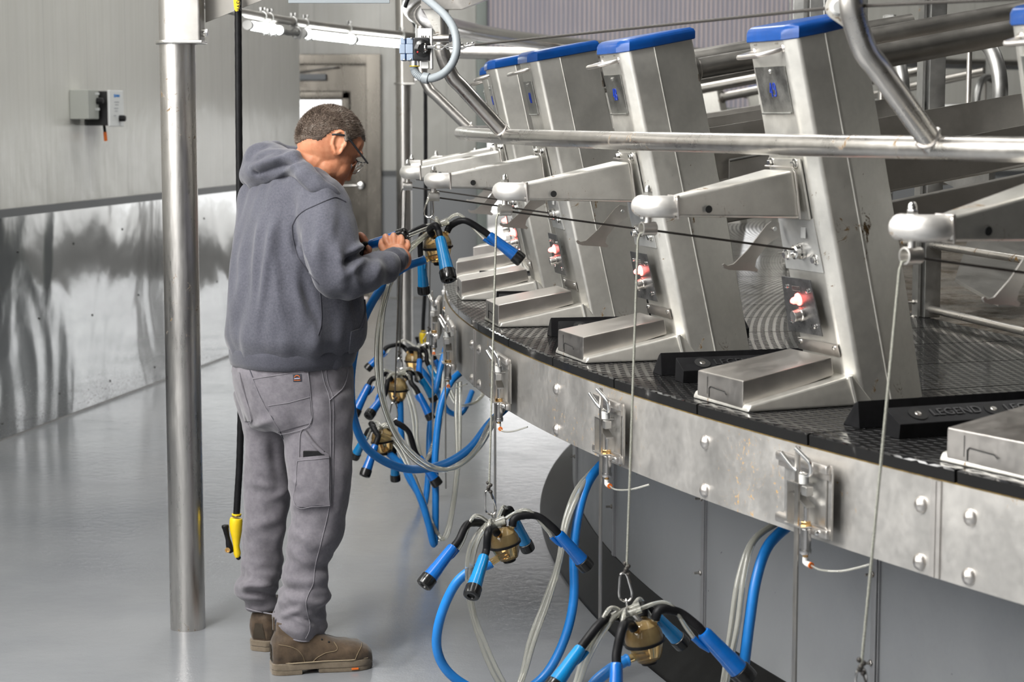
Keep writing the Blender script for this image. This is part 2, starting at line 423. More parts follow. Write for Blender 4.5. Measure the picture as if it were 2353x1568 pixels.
# ================================================================ rotary platform
A0,A1=math.radians(128),math.radians(232)
def arc(r,z,a0=A0,a1=A1,n=150): return [V((CX+r*math.cos(a0+(a1-a0)*i/n),CY+r*math.sin(a0+(a1-a0)*i/n),z)) for i in range(n+1)]
def ringband(bm,prof,a0,a1,n):
    "closed r,z profile swept about the rotary centre"
    R=[]
    for i in range(n+1):
        a=a0+(a1-a0)*i/n
        R.append([V((CX+r*math.cos(a),CY+r*math.sin(a),z)) for r,z in prof])
    rings(bm,R); return bm
PF=thing('rotary_platform','round steel rotary milking platform with bolted outer skirt and hidden deck','platform',(CX,CY,0))
bm=B(); ringband(bm,[(9.372,.757),(9.372,.944),(9.355,.944),(9.355,.775),(9.30,.775),(9.30,.757)],A0,A1,200); obj('skirt',bm,S_SKIRT,PF,angle=30)
bm=B(); ringband(bm,[(9.345,.90),(9.345,.944),(7.86,.944),(7.86,.90)],A0,A1,160); obj('deck_plate',bm,S_GALV,PF)
bm=B(); ringband(bm,[(9.372,.9442),(9.372,.9462),(9.35,.9462),(9.35,.9442)],A0,A1,200); obj('muck_line',bm,plain('dried_muck',(.13,.085,.02),.7,var=.5,nscale=60),PF)
for k in (-4,-1,2,5):
    u=48+k+.0; bm=B(); m=um(u)
    box(bm,(9.3735,-.05,.851),(.004,.028,.186),m); box(bm,(9.376,-.05,.851),(.004,.005,.186),m,bev=.0015); obj('skirt_seam',bm,steel('seam_steel%d'%k,(.5,.48,.46),.5,metal=.8),PF)
dome=None
for k in (-6,-5,-4,-3,-2,-1,0,1,2,3,4,5):
    for dt in ((-.095,.0) if k%3==2 else (.045,)):
        for z in (.89,.779):
            if k%3==2: dt2=dt+.0
            m=um(48+k)@MX.Translation((9.372,dt if k%3!=2 else dt+ (0.045 if dt==0 else 0),z))@MX.Rotation(PI/2,4,'Y')
            bm=B(); lathe(bm,[(.0165,0),(.0165,.001),(.0145,.006),(.008,.010),(.001,.0115)],m,18)
            obj('skirt_bolt',bm,S_BRUSH,PF)
# ---- rubber mats, one per half stall
MATG='rubber mats around the rotary edge'
def matlabel(h):
    n=h/2
    return None
matnames=[]
for h in range(-18,9):
    a0=ang(48+h*.5)+.00045; a1=ang(48+(h+1)*.5)-.00045
    bm=B(); ringband(bm,[(9.370,.9465),(9.371,.969),(9.366,.972),(7.895,.972),(7.895,.9465)],a0,a1,8)
    am=(a0+a1)/2; org=V((CX+9.3*math.cos(am),CY+9.3*math.sin(am),.9465))
    u=48+h*.5
    o=obj('rubber_mat',bm,MAT,None,angle=30,origin=org,uv=lambda c:(math.atan2(c.y-CY,c.x-CX)%(2*PI)*9.0,math.hypot(c.x-CX,c.y-CY)))
    matnames.append((h,o))
# mats lie from half pitch h to h+1: even h starts under a pillar's middle and runs to the kerb on its near side
for h,o in matnames:
    unit=48+h//2; side='under' if h%2==0 else 'past'
    if unit in (47,48,49,50):
        lab='wet black lozenge rubber mat %s bail stanchion %d'%('starting under' if h%2==0 else 'between the kerb and the next stanchion after',unit)
        g='rubber mats at the near stanchions'
    else:
        lab='black lozenge rubber mat far round the rotary, beyond stanchion 47' if unit<47 else 'wet black lozenge rubber mat past stanchion 50, out at the frame edge'
        g='far rubber mats of the rotary' if unit<47 else 'rubber mats at the frame edge'
    tag(o,lab,'mat',g)
# ---- wall below the platform, cove kerb, inner alley
bm=B(); ringband(bm,[(8.853,.06),(8.853,.90),(8.80,.90),(8.80,.06)],A0,A1,160); struct('wall_pit',bm,GREYPANEL)
bm=B(); ringband(bm,[(8.99,.0),(8.985,.012),(8.90,.085),(8.857,.13),(8.80,.13),(8.80,0)],A0,A1,160); struct('baseboard_pit',bm,BLACKW)
seam=MX.Identity(4)
for k in range(-5,12):
    a=math.radians(188.62+ (k)*6.60)
    m=MX.Translation((CX,CY,0))@MX.Rotation(a,4,'Z')
    bm=B(); box(bm,(8.857,0,.48),(.012,.022,.70),m,bev=.003); box(bm,(8.8555,.016,.48),(.006,.004,.70),m); s=struct('trim_%d'%(k+12),bm,steel('panel_strip%d'%k,(.34,.34,.35),.4,metal=.5))
    for z in (.30,.52):
        bm=B(); mm=m@MX.Translation((8.862,-.004,z)); hexnut(bm,mm.translation,m.to_3x3()@V((1,0,0)),.008,.006); cyl(bm,mm@V((.004,0,0)),mm@V((.022,0,0)),.0035,8)
        obj('panel_screw',bm,S_DARK,s)
bm=B(); ringband(bm,[(7.893,.90),(7.893,.958),(5.2,.958),(5.2,.90)],A0,A1,120); struct('floor_alley',bm,CONC)
# ================================================================ bail stanchions (one per stall)
OFF=MX.Translation((9.16,.042,.972))
def pr(x):   # front face radius at height
    return 9.229+(x-1.794)*.2195
def section(s,grow=0.0,w=0.0):
    "pillar plan at slant height s measured on the front face; rises inward"
    hw=w; g=grow
    P=[(0+g,-.036-hw*.6),(0+g,.120+hw*.6),(-.022+g*.3,.147+hw+g),(-.096,.141+hw*1.6+g),(-.223-g,.089+hw*.4+g*.6),(-.223-g,-.005-hw*.4-g*.6),(-.096,-.057-hw*1.6-g),(-.022+g*.3,-.063-hw-g)]
    return P
def pillar_ring(zf,grow=0,flat=None,slope=.18):
    w=(1.794-zf)*.0155; out=[]
    for dr,t in section(zf,grow,w):
        z=zf-dr*slope; r=pr(zf)+dr+ (z-zf)*.0
        if flat is not None:
            z=flat; r=pr(flat)+dr
        out.append(V((r,t,z)))
    return out
P0=thing('bail_stanchion','x','stanchion',OFF)
bm=B(); t=B(); rings(t,[pillar_ring(0,flat=.972) if False else [V((pr(.972)+dr,tt,.972)) for dr,tt in section(0,0,(1.794-.972)*.0155)],pillar_ring(1.30),pillar_ring(1.796)])
vert=[e for e in t.edges if abs((e.verts[0].co-e.verts[1].co).normalized().z)>.8]
bmesh.ops.recalc_face_normals(t,faces=list(t.faces)); bmesh.ops.bevel(t,geom=vert,offset=.007,segments=3,affect='EDGES',profile=.5); merge(bm,t)
obj('pillar_shell',bm,S_COL,P0,angle=50)
bm=B(); tube(bm,[V((pr(.975)-.096+.002,.141+.0206,.975)),V((pr(1.794)-.094,.1408,1.808))],.0022,8); obj('weld_seam',bm,S_COL,P0)
# blue cap
bm=B(); L=[]
for dz,g in ((-.002,.004),(.0,.006),(.018,.006),(.026,.002),(.031,-.007),(.0325,-.03)):
    rr_=pillar_ring(1.794,g); c=sum(rr_,V((0,0,0)))/8
    L.append([p+V((.18*dz*0,0,dz)) if g>-.02 else c+(p-c)*.7+V((0,0,dz)) for p in rr_])
t=B(); rings(t,L); bmesh.ops.recalc_face_normals(t,faces=list(t.faces)); bmesh.ops.subdivide_edges(t,edges=[e for e in t.edges],cuts=1); merge(bm,t)
obj('top_cap',bm,BLUECAP,P0,angle=35)
bm=B(); tube(bm,spline([(9.219,-.022,1.770),(9.247,-.020,1.762),(9.268,-.012,1.757),(9.270,.006,1.756),(9.270,.066,1.758),(9.266,.086,1.760),(9.240,.104,1.768),(9.218,.108,1.775)],4),.0055,10)
lathe(bm,[(.010,0),(.0105,.003),(.007,.006)],frame((9.221,-.022,1.770),(1,0,-.2)),12); lathe(bm,[(.010,0),(.0105,.003),(.007,.006)],frame((9.221,.108,1.775),(1,0,-.2)),12)
obj('grab_handle',bm,S_BRUSH,P0)
# number plate
fn=V((1,0,-.2195)).normalized()
NP=[V((pr(1.632)+.004,-.020,1.632)),V((pr(1.632)+.004,.110,1.632)),V((pr(1.736)+.004,.109,1.736)),V((pr(1.736)+.004,-.029+.004,1.736))]
bm=B(); plate(bm,NP,.003,fn,.0012); tube(bm,[NP[0]+fn*.002,NP[1]+fn*.002],.0028,8); npl=obj('number_plate',bm,S_PLATE,P0)
bm=B(); lathe(bm,[(.0055,0),(.0055,.002),(.002,.0045)],frame(V((pr(1.725)+.004,.044,1.725)),fn),12); obj('rivet',bm,CHROME,npl)
bm=B()
for tt in (-.008,.088): box(bm,(pr(1.786)+.0,tt,1.786),(.003,.013,.004))
obj('cap_clip',bm,S_DARK,P0)
# pulsator mounting plate + arm
def fq(z0,z1,t0,t1,t2,t3,o=.003): return [V((pr(z0)+o,t0,z0)),V((pr(z0)+o,t1,z0)),V((pr(z1)+o,t2,z1)),V((pr(z1)+o,t3,z1))]
bm=B(); plate(bm,fq(1.272,1.395,-.046,.122,.116,-.042),.003,fn,.001); obj('mounting_plate',bm,steel('pale_plate',(.70,.70,.68),.38,metal=.7),P0)
for tt,zz in ((-.028,1.306),(.097,1.302)):
    bm=B(); o=V((pr(zz)+.003,tt,zz)); lathe(bm,[(.0125,0),(.0125,.002),(.010,.003)],frame(o,fn),16); hexnut(bm,o+fn*.002,fn,.0088,.008); obj('flange_bolt',bm,CHROME,P0)
bm=B(); box(bm,(pr(1.362)+.006,.07,1.362),(.004,.020,.026),bev=.0015); obj('cable_clip',bm,WHITE_PVC,P0)
arm=B()
fl=fq(1.391,1.53,-.034,.111,.112,-.033,.008); plate(arm,fl,.006,fn,.004)
s0=[V((9.165,-.024,1.396)),V((9.165,.103,1.396)),V((9.188,.103,1.505)),V((9.188,-.024,1.505))]
s1=[V((9.476,.050,1.404)),V((9.476,.098,1.404)),V((9.476,.098,1.449)),V((9.476,.050,1.449))]
hexa(arm,s0+s1,.008)
A=obj('arm',arm,S_COL,P0,angle=45)
bm=B(); tube(bm,[V((9.471,.049,1.402)),V((9.473,.099,1.402)),V((9.474,.100,1.45)),V((9.472,.049,1.45))],.003,8,closed=True); obj('weld_bead',bm,S_BRUSH,A)
bm=B(); tube(bm,[V((9.172,.108,1.395)),V((9.186,.108,1.50)),V((9.19,.100,1.510)),V((9.19,-.022,1.511))],.0022,8); obj('weld_bead',bm,S_BRUSH,A)
bm=B(); pts=spline([(9.470,.074,1.4265),(9.495,.072,1.4265),(9.513,.062,1.4265),(9.521,.044,1.4265),(9.521,.022,1.4265),(9.520,.012,1.4265),(9.519,.005,1.4265),(9.519,.001,1.4265)],3)
n=len(pts); rr=[.0245]*n
for i in range(6): rr[n-1-i]=.0245*math.sqrt(max(.02,1-((5-i)/5.2)**2)) if i<6 else .0245
tube(bm,pts,rr,18); obj('arm_elbow',bm,steel('pale_cast_elbow',(.72,.70,.67),.47,dirt=.5,metal=.8),A)
bm=B(); hexnut(bm,(9.517,.037,1.4495),(0,0,1),.0105,.009); lathe(bm,[(.0085,0),(.0085,.007),(.0065,.013),(.003,.0155)],MX.Translation((9.517,.037,1.457)),14); obj('dome_nut',bm,CHROME,A)
bm=B(); lathe(bm,[(.0085,0),(.0085,.0015)],frame((9.403,.1075,1.421),(0,1,0)),16); obj('drain_hole',bm,HOLE,A)
for tt in (-.014,.091):
    bm=B(); o=V((pr(1.519)+.008,tt,1.519)); lathe(bm,[(.012,0),(.012,.002),(.0095,.003)],frame(o,fn),16); hexnut(bm,o+fn*.002,fn,.0085,.008); obj('arm_bolt',bm,CHROME,A)
# pulley under the arm tip
PUL=MX.Translation((9.517,.038,1.377))
bm=B(); lathe(bm,[(.0135,-.017),(.0155,-.0168),(.016,-.012),(.0155,-.008),(.0155,.010),(.0162,.012),(.016,.0165),(.0125,.0168),(.0115,.006),(.0115,-.006)],frame((9.517,.038,1.377),(1,0,0)),22); cyl(bm,(9.517,.038,1.39),(9.517,.038,1.403),.008,14); pu=obj('cord_guide',bm,S_CLEAN,A)
# cord gland
bm=B(); m=frame(V((pr(1.318)+.003,.044,1.318)),(1,0,-.1)); lathe(bm,[(.019,0),(.019,.008),(.0175,.010),(.0165,.013),(.0165,.022),(.013,.024),(.009,.018)],m,20); obj('cord_gland',bm,CHROME,P0)
# hanger bracket
pts=[(9.150,1.380),(9.170,1.384),(9.184,1.374),(9.232,1.318),(9.268,1.287),(9.284,1.284),(9.292,1.289),(9.296,1.286),(9.292,1.279),(9.278,1.274),(9.225,1.270),(9.207,1.267),(9.203,1.272),(9.212,1.280),(9.208,1.296),(9.180,1.330),(9.146,1.350)]
bm=B(); m=MX(((1,0,0,0),(0,0,-1,-.024),(0,1,0,0),(0,0,0,1))); prism(bm,pts,.0035,m); hb=obj('hanger_bracket',bm,S_DARK,P0)
bm=B(); hexnut(bm,(9.164,-.024,1.366),(0,1,0),.006,.006); obj('hanger_bolt',bm,CHROME,hb)
# control panel with red lamp
CPn=[V((9.1115,-.040,1.126)),V((9.1085,.107,1.126)),V((9.137,.096,1.255)),V((9.137,-.034,1.255))]
bm=B(); plate(bm,CPn,.003,fn,.001); cp=obj('control_panel',bm,S_PANEL,P0)
def cpn(t,z,o=0): return V((9.110+(z-1.126)*.2165+.0,t,z))+fn*o
for tt,zz in ((-.014,1.232),(.079,1.229),(-.018,1.150),(.084,1.147)):
    bm=B(); lathe(bm,[(.0055,0),(.005,.003),(.002,.004)],frame(cpn(tt,zz),fn),10); obj('panel_screw',bm,CHROME,cp)
REDL=lamp_mat('red_indicator',(1,.10,.08),7.0)
bm=B(); lathe(bm,[(.015,0),(.0145,.003),(.009,.006),(.0075,.016),(.004,.021),(.001,.022)],frame(cpn(.032,1.206),fn),18); obj('indicator_light',bm,REDL,cp)
bm=B(); lathe(bm,[(.0165,0),(.0165,.006),(.0135,.007),(.0135,.022),(.012,.024),(.003,.0235)],frame(cpn(.034,1.172),fn),20); obj('push_button',bm,S_CLEAN,cp)
bm=B()
for a,b in (((.012,1.236),(.046,1.236)),((.046,1.236),(.046,1.226)),((.046,1.226),(.012,1.226)),((.012,1.226),(.012,1.236))): tube(bm,[cpn(*a,.0006),cpn(*b,.0006)],.0007,6)
for i in range(7): tube(bm,[cpn(.016+i*.004,1.2285,.0006),cpn(.0165+i*.004,1.2335,.0006)],.0006,6)
obj('panel_marking',bm,plain('pale_print',(.20,.20,.19),.5),cp)
# box at the foot and the wedge below it
bx=B()
b0=[V((9.090,-.060,1.040)),V((9.084,.121,1.039)),V((9.331,.142,.975)),V((9.334,-.072,.980))]
b1=[V((9.100,-.050,1.083)),V((9.094,.125,1.081)),V((9.331,.142,1.040)),V((9.333,-.072,1.039))]
hexa(bx,b0+b1,.0035); BX=obj('valve_cover',bx,S_BRUSH,P0,angle=30)
bm=B(); plate(bm,fq(1.080,1.108,-.052,.132,.129,-.050,.004),.003,fn,.001); obj('cover_flange',bm,S_BRUSH,BX)
for tt in (-.038,.113):
    bm=B(); lathe(bm,[(.0055,0),(.005,.003),(.002,.004)],frame(V((pr(1.099)+.004,tt,1.099)),fn),10); obj('cover_screw',bm,CHROME,BX)
bm=B(); tube(bm,[V((9.334,-.012,.984)),V((9.3345,-.012,1.004)),V((9.3345,-.006,1.009)),V((9.3345,.062,1.006)),V((9.3345,.072,1.0))],.0012,6); tube(bm,[V((9.3335,-.022,.99)),V((9.3335,-.022,1.03))],.0006,6); obj('cover_slot',bm,HOLE,BX)
bm=B()
hexa(bm,[V((9.00,-.085,.972)),V((9.00,.166,.972)),V((9.333,.170,.972)),V((9.337,-.092,.972)),V((9.055,-.080,1.041)),V((9.055,.157,1.041)),V((9.326,.168,.988)),V((9.330,-.090,.990))],.006)
tube(bm,[V((9.066,.160,1.040)),V((9.052,.163,.98))],.006,8); obj('pillar_foot',bm,S_COL,P0)
# divider rails behind the pillar
bm=B(); d=V((-1,.02,.172)); a=V((8.985,.042,1.752)); tube(bm,[a,a+d*1.03],.0285,18); lathe(bm,[(.036,0),(.036,.01),(.03,.016)],frame(a,d),18); obj('divider_pipe',bm,S_DARK,P0)
bm=B(); hexa(bm,[V((8.97,.060,1.445)),V((8.97,.066,1.445)),V((8.97,.066,1.537)),V((8.97,.060,1.537)),V((7.95,.060,1.445+.16)),V((7.95,.066,1.445+.16)),V((7.95,.066,1.537+.16)),V((7.95,.060,1.537+.16))],.001); obj('divider_panel',bm,S_DARK,P0)
bm=B(); hexa(bm,[V((8.96,.046,1.325)),V((8.96,.084,1.325)),V((8.96,.084,1.42)),V((8.96,.046,1.42)),V((7.97,.046,1.325+.16)),V((7.97,.084,1.325+.16)),V((7.97,.084,1.42+.16)),V((7.97,.046,1.42+.16))],.004); obj('divider_beam',bm,S_DARK,P0)
# digits
def digits_bm(s,m,h=.042):
    st={'4':[[(.62,1),(.62,.0)],[(.56,1),(.02,.36)],[(.02,.33),(.45,.33)],[(.75,.33),(.9,.33)]],
        '9':[[(.30,.52),(.12,.62),(.08,.78),(.18,.92),(.34,.98)],[(.52,.98),(.72,.90),(.80,.74),(.70,.60),(.52,.52)],[(.84,.78),(.84,.30),(.72,.10),(.52,.03)],[(.36,.03),(.16,.12)]],
        '8':[[(.40,.54),(.20,.62),(.14,.78),(.24,.92),(.40,.98)],[(.54,.98),(.72,.90),(.78,.76),(.70,.62),(.54,.54)],[(.40,.50),(.16,.40),(.10,.24),(.22,.08),(.40,.02)],[(.56,.02),(.76,.10),(.84,.26),(.76,.42),(.56,.50)]],
        '7':[[(.05,.97),(.85,.97)],[(.80,.90),(.40,.0)]],'6':[[(.62,.98),(.30,.80),(.12,.50)],[(.10,.42),(.12,.18),(.34,.03)],[(.54,.02),(.78,.14),(.82,.34),(.66,.50),(.46,.54)]],
        '5':[[(.80,.97),(.15,.97)],[(.15,.90),(.13,.56)],[(.15,.55),(.5,.60),(.8,.44),(.8,.2),(.5,.02)],[(.36,.02),(.1,.1)]],
        '0':[[(.38,.98),(.14,.80),(.10,.5),(.14,.2),(.38,.02)],[(.56,.02),(.80,.2),(.84,.5),(.80,.8),(.56,.98)]],'3':[[(.1,.9),(.4,.98),(.75,.85),(.7,.6),(.45,.53)],[(.55,.5),(.82,.36),(.78,.1),(.4,.0),(.1,.1)]],'2':[[(.1,.8),(.3,.97),(.7,.95),(.8,.7),(.5,.4)],[(.4,.3),(.1,.02)],[(.2,.02),(.85,.02)]],'1':[[(.5,.98),(.5,0)],[(.45,.95),(.25,.8)]]}
    bm=B(); x=0
    for ch in s:
        for line in st[ch]:
            P=[m@V((x+px*h*.40,(py-.5)*h,0.0004)) for px,py in line]
            tube(bm,P,h*.042,6,sx=1)
        x+=h*.50
    return bm
kids_index()
FIRST=True
PILLAR_LABEL={50:'nearest bail stanchion, only its front edge and arm showing at the right frame edge',49:'bail stanchion numbered 49 with dirty arm and glowing red panel lamp',48:'bail stanchion numbered 48, next beyond stanchion 49',47:'bail stanchion beyond stanchion 48, its narrow number plate seen nearly edge-on',46:'bail stanchion just beyond stanchion 47, seen edge-on above the rail end',45:'bail stanchion mostly hidden behind stanchion 46, leftmost of all'}
PM={}
for u in list(range(50,37,-1)):
    root=P0 if FIRST else copy_tree(P0); FIRST=False
    m=um(u)@OFF; root.location=m.translation; root.rotation_euler=(0,0,ang(u)); PM[u]=root
    lab=PILLAR_LABEL.get(u); 
    tag(root,lab or 'far bail stanchion on the opposite arc, glimpsed between nearer stanchions','stanchion','bail stanchions' if lab else 'far bail stanchions')
def kid(root,name): return [c for c in SC.objects if c.parent is root and c.name.split('.')[0]==name][0]
for u in range(45,51):
    pl=kid(PM[u],'number_plate')
    nm=frame(V((pr(1.684)+.0042,.029,1.684)),fn,V((0,1,0)))
    bm=digits_bm(str(u),nm,.032); MW[pl.name]=OFF; o=obj('number',bm,BLUEINK,pl); o['label']='blue stencilled number %d'%u
bm=B(); hexa(bm,[V((8.90,.095,1.435)),V((8.90,.100,1.435)),V((8.90,.100,1.505)),V((8.90,.095,1.505)),V((8.55,.095,1.495)),V((8.55,.100,1.495)),V((8.55,.100,1.565)),V((8.55,.095,1.565))],.001); tube(bm,[V((8.90,.1005,1.506)),V((8.55,.1005,1.566))],.004,8); obj('side_rail',bm,S_CLEAN,PM[48])
# ---- kerbs
K0M=MX.Translation((8.95,.5,.972))
K0=thing('rubber_kerb','x','kerb',K0M)
Rk0,Rk1=8.66,9.226
def kprof(bm,P,bev=.002):
    hexa(bm,[V((Rk0,t,z)) for t,z in P]+[V((Rk1,t,z)) for t,z in P],bev)
bm=B(); kprof(bm,[(.392,.972),(.458,.972),(.450,1.030),(.436,1.022)]); t=bm
obj('kerb_bar',bm,RUB,K0,angle=30)
bm=B(); kprof(bm,[(.552,.972),(.607,.972),(.611,1.003),(.556,1.030)])
kb=obj('kerb_bar',bm,RUB,K0,angle=30)
sn=V((0,.027,.055)).normalized()
for rr_ in (9.165,8.98,8.80):
    bm=B(); c=V((rr_,.583,1.0172)); m=frame(c+sn*.0006,sn,(1,0,0)); lathe(bm,[(.0205,0),(.0205,.0008),(.017,.001)],m,20); obj('bolt_recess',bm,HOLE,kb)
    bm=B(); lathe(bm,[(.0075,0.001),(.006,.0025),(.001,.003)],m,12); obj('kerb_bolt',bm,S_DARK,kb)
for rr_ in (9.072,8.89):
    m=frame(V((rr_,.583,1.0185)),sn,(-1,0,0)); bm=text_bm('LEGEND',.033,.0006,m); obj('moulded_lettering',bm,plain('dull_rubber_lettering',(.022,.022,.023),.35),kb)
kids_index(); FIRST=True
for u in list(range(50,40,-1)):
    root=K0 if FIRST else copy_tree(K0); FIRST=False
    m=um(u)@K0M; root.location=m.translation; root.rotation_euler=(0,0,ang(u))
    if u in (49,48,47): lab='pair of black rubber kerb bars on the mat on the camera side of stanchion %d'%u
    elif u==50: lab='pair of black rubber kerb bars past stanchion 50, out at the frame edge'
    else: lab='far black rubber kerb bars beyond stanchion 47'
    tag(root,lab,'kerb','rubber kerbs' if u>46 else 'far rubber kerbs')
# ---- hose hooks with air cylinder on the skirt
HM=MX.Translation((9.373,.50,.85))
H0=thing('hose_hook','x','hook',HM)
R_=9.3725
bm=B(); box(bm,(R_+.002,.505,.853),(.004,.190,.118),bev=.001); obj('backing_plate',bm,steel('hook_plate',(.58,.57,.55),.35,metal=.9,var=.2),H0)
bm=B(); box(bm,(R_+.010,.497,.917),(.018,.208,.020),bev=.006); box(bm,(R_+.008,.497,.903),(.004,.204,.016)); obj('top_channel',bm,S_BRUSH,H0)
bm=B(); box(bm,(R_+.010,.500,.786),(.018,.212,.022),bev=.007); obj('bottom_channel',bm,S_BRUSH,H0)
bm=B(); tube(bm,[V((R_+.006,.583,.91)),V((R_+.006,.583,.79))],.002,6); tube(bm,[V((R_+.006,.606,.92)),V((R_+.006,.606,.775))],.0025,6); obj('guide_wire',bm,S_DARK,H0)
bm=B(); tube(bm,spline([(R_+.052,.478,.938),(R_+.040,.496,.915),(R_+.032,.512,.903),(R_+.028,.532,.899),(R_+.028,.552,.901),(R_+.030,.562,.912),(R_+.034,.563,.928),(R_+.042,.550,.942),(R_+.052,.536,.956)],4),.0048,10); obj('fork',bm,CHROME,H0)
bm=B(); cyl(bm,(R_+.026,.528,.880),(R_+.027,.529,.898),.010,16); obj('fork_socket',bm,WHITE_PVC,H0)
bm=B()
box(bm,(R_+.022,.505,.878),(.036,.045,.003)); box(bm,(R_+.022,.484,.835),(.036,.003,.088)); box(bm,(R_+.024,.515,.792),(.042,.066,.003)); box(bm,(R_+.030,.548,.868),(.018,.022,.020),bev=.003)
obj('pivot_bracket',bm,S_CLEAN,H0)
bm=B(); hexa(bm,[V((R_+.012,.496,.851)),V((R_+.032,.496,.851)),V((R_+.032,.548,.832)),V((R_+.012,.548,.832)),V((R_+.012,.496,.855)),V((R_+.032,.496,.855)),V((R_+.032,.548,.836)),V((R_+.012,.548,.836))]); obj('lever',bm,S_CLEAN,H0)
bm=B(); lathe(bm,[(.0115,.735),(.0125,.738),(.0125,.745),(.0112,.747),(.0112,.786),(.0095,.789)],MX.Translation((R_+.026,.538,0)),18); cyl(bm,(R_+.026,.538,.79),(R_+.026,.538,.834),.005,10); obj('air_cylinder',bm,S_POLISH,H0)
bm=B(); hexnut(bm,(R_+.026,.538,.793),(0,0,1),.011,.010); cyl(bm,(R_+.026,.538,.728),(R_+.026,.538,.736),.006,8); obj('brass_fitting',bm,BRASS,H0)
bm=B(); tube(bm,[V((R_+.026,.538,.729)),V((R_+.026,.538,.718)),V((R_+.026,.545,.716)),V((R_+.026,.560,.716))],.006,10); el=obj('elbow_fitting',bm,WHITE_PVC,H0)
bm=B(); cyl(bm,(R_+.026,.559,.716),(R_+.026,.563,.716),.0065,12); obj('fitting_collar',bm,ORANGE,el)
bm=B(); tube(bm,spline([(R_+.026,.563,.716),(R_+.024,.60,.714),(R_+.005,.65,.722),(R_-.03,.69,.740)],5),.0022,8); obj('air_tube',bm,CLEAR,H0)
bm=B(); lathe(bm,[(.007,0),(.006,.004),(.001,.006)],frame((R_+.019,.572,.785),(1,0,0)),12); obj('channel_screw',bm,CHROME,H0)
bm=B(); box(bm,(R_+.034,.515,.655),(.005,.015,.60),bev=.001); obj('drop_bar',bm,S_DARK,H0); 
kids_index(); FIRST=True
for u in list(range(50,43,-1)):
    root=H0 if FIRST else copy_tree(H0); FIRST=False
    m=um(u)@HM; root.location=m.translation; root.rotation_euler=(0,0,ang(u))
    lab={49:'steel fork hook with air cylinder on the skirt below stanchion 49',48:'steel fork hook with air cylinder on the skirt below stanchion 48',47:'steel fork hook on the skirt below stanchion 47, drop bar ending at a cluster',46:'steel fork hook on the skirt below stanchion 46, above blue hose loops',45:'farthest visible steel fork hook on the skirt, seen edge-on',44:'steel fork hook round the far side of the skirt',50:'steel fork hook on the skirt past the right frame edge'}[u]
    tag(root,lab,'hook','skirt hose hooks')
# ---- inner breast rail posts
Q0M=MX.Translation((7.9,.09,.972)); Q0=thing('stall_post','x','post',Q0M)
bm=B(); box(bm,(7.885,.09,1.60),(.055,.055,1.256),bev=.003); obj('upright',bm,S_GALV,Q0)
bm=B(); box(bm,(7.925,.075,1.60),(.008,.05,1.25)); obj('flat_strip',bm,S_GALV,Q0)
for z in (1.21,1.0):
    bm=B(); tube(bm,[V((7.89,.118,z)),V((7.885,.83,z))],.013,12); obj('breast_rail',bm,S_PIPE,Q0)
    for dz in (.02,-.03):
        bm=B(); cyl(bm,(7.928,.07,z+dz),(7.96,.07,z+dz),.004,8); hexnut(bm,(7.93,.07,z+dz),(1,0,0),.008,.007); obj('rail_bolt',bm,S_DARK,Q0)
bm=B(); tube(bm,spline([(7.86,.12,1.87),(7.84,.26,1.885),(7.82,.38,1.83),(7.81,.43,1.72),(7.81,.40,1.60),(7.83,.30,1.53),(7.86,.20,1.505),(7.87,.12,1.50)],5),.024,12); obj('head_hoop',bm,S_GALV,Q0)
bm=B(); tube(bm,[V((7.84,.26,1.51)),V((7.84,.26,1.88))],.0085,10); obj('hoop_rod',bm,S_BRUSH,Q0)
bm=B(); hexa(bm,[V((7.86,.118,1.42)),V((7.87,.118,1.42)),V((7.87,.118,1.60)),V((7.86,.118,1.60)),V((7.86,.50,1.36)),V((7.87,.50,1.36)),V((7.87,.50,1.54)),V((7.86,.50,1.54))]); obj('stall_plate',bm,S_GALV,Q0)
bm=B(); box(bm,(7.90,.055,1.66),(.03,.03,.05),bev=.004); hexnut(bm,(7.915,.055,1.67),(1,0,0),.009,.01); obj('hoop_bracket',bm,S_GALV,Q0)
kids_index(); FIRST=True
for u in list(range(51,37,-1)):
    root=Q0 if FIRST else copy_tree(Q0); FIRST=False
    m=um(u)@Q0M; root.location=m.translation; root.rotation_euler=(0,0,ang(u))
    tag(root,{49:'galvanised stall post with breast rails standing on the mat right of stanchion 49',48:'galvanised stall post seen just right of the bent pipe above stanchion 49',50:'galvanised stall post next to stanchion 50 near the right frame edge'}.get(u,'galvanised stall post half hidden behind the stanchions on the inner rim'),'post','stall posts' if u in(48,49,50) else 'hidden stall posts')
bm=B(); tube(bm,arc(7.5,1.645,n=100),.03,12); tag(obj('ring_pipe',bm,S_GALV,None,origin=(CX,CY,0)),'thick galvanised ring pipe behind the stall posts','pipe')
bm=B(); tube(bm,arc(7.2,1.60,n=100),.02,12); tag(obj('ring_pipe',bm,S_DARK,None,origin=(CX,CY,0)),'thinner dark ring pipe behind the thick ring pipe','pipe')
# sloping steel gutter sheet behind the breast rails
bm=B(); a,b,c,d=at(2195,640,6.75),at(2295,697,6.5),at(2420,560,7.35),at(2226,545,7.4)
plate(bm,[a,b,c,d],.012)
tag(obj('gutter_sheet',bm,S_CLEAN,None,origin=a),'sloping folded stainless sheet behind the breast rails at right','sheet')
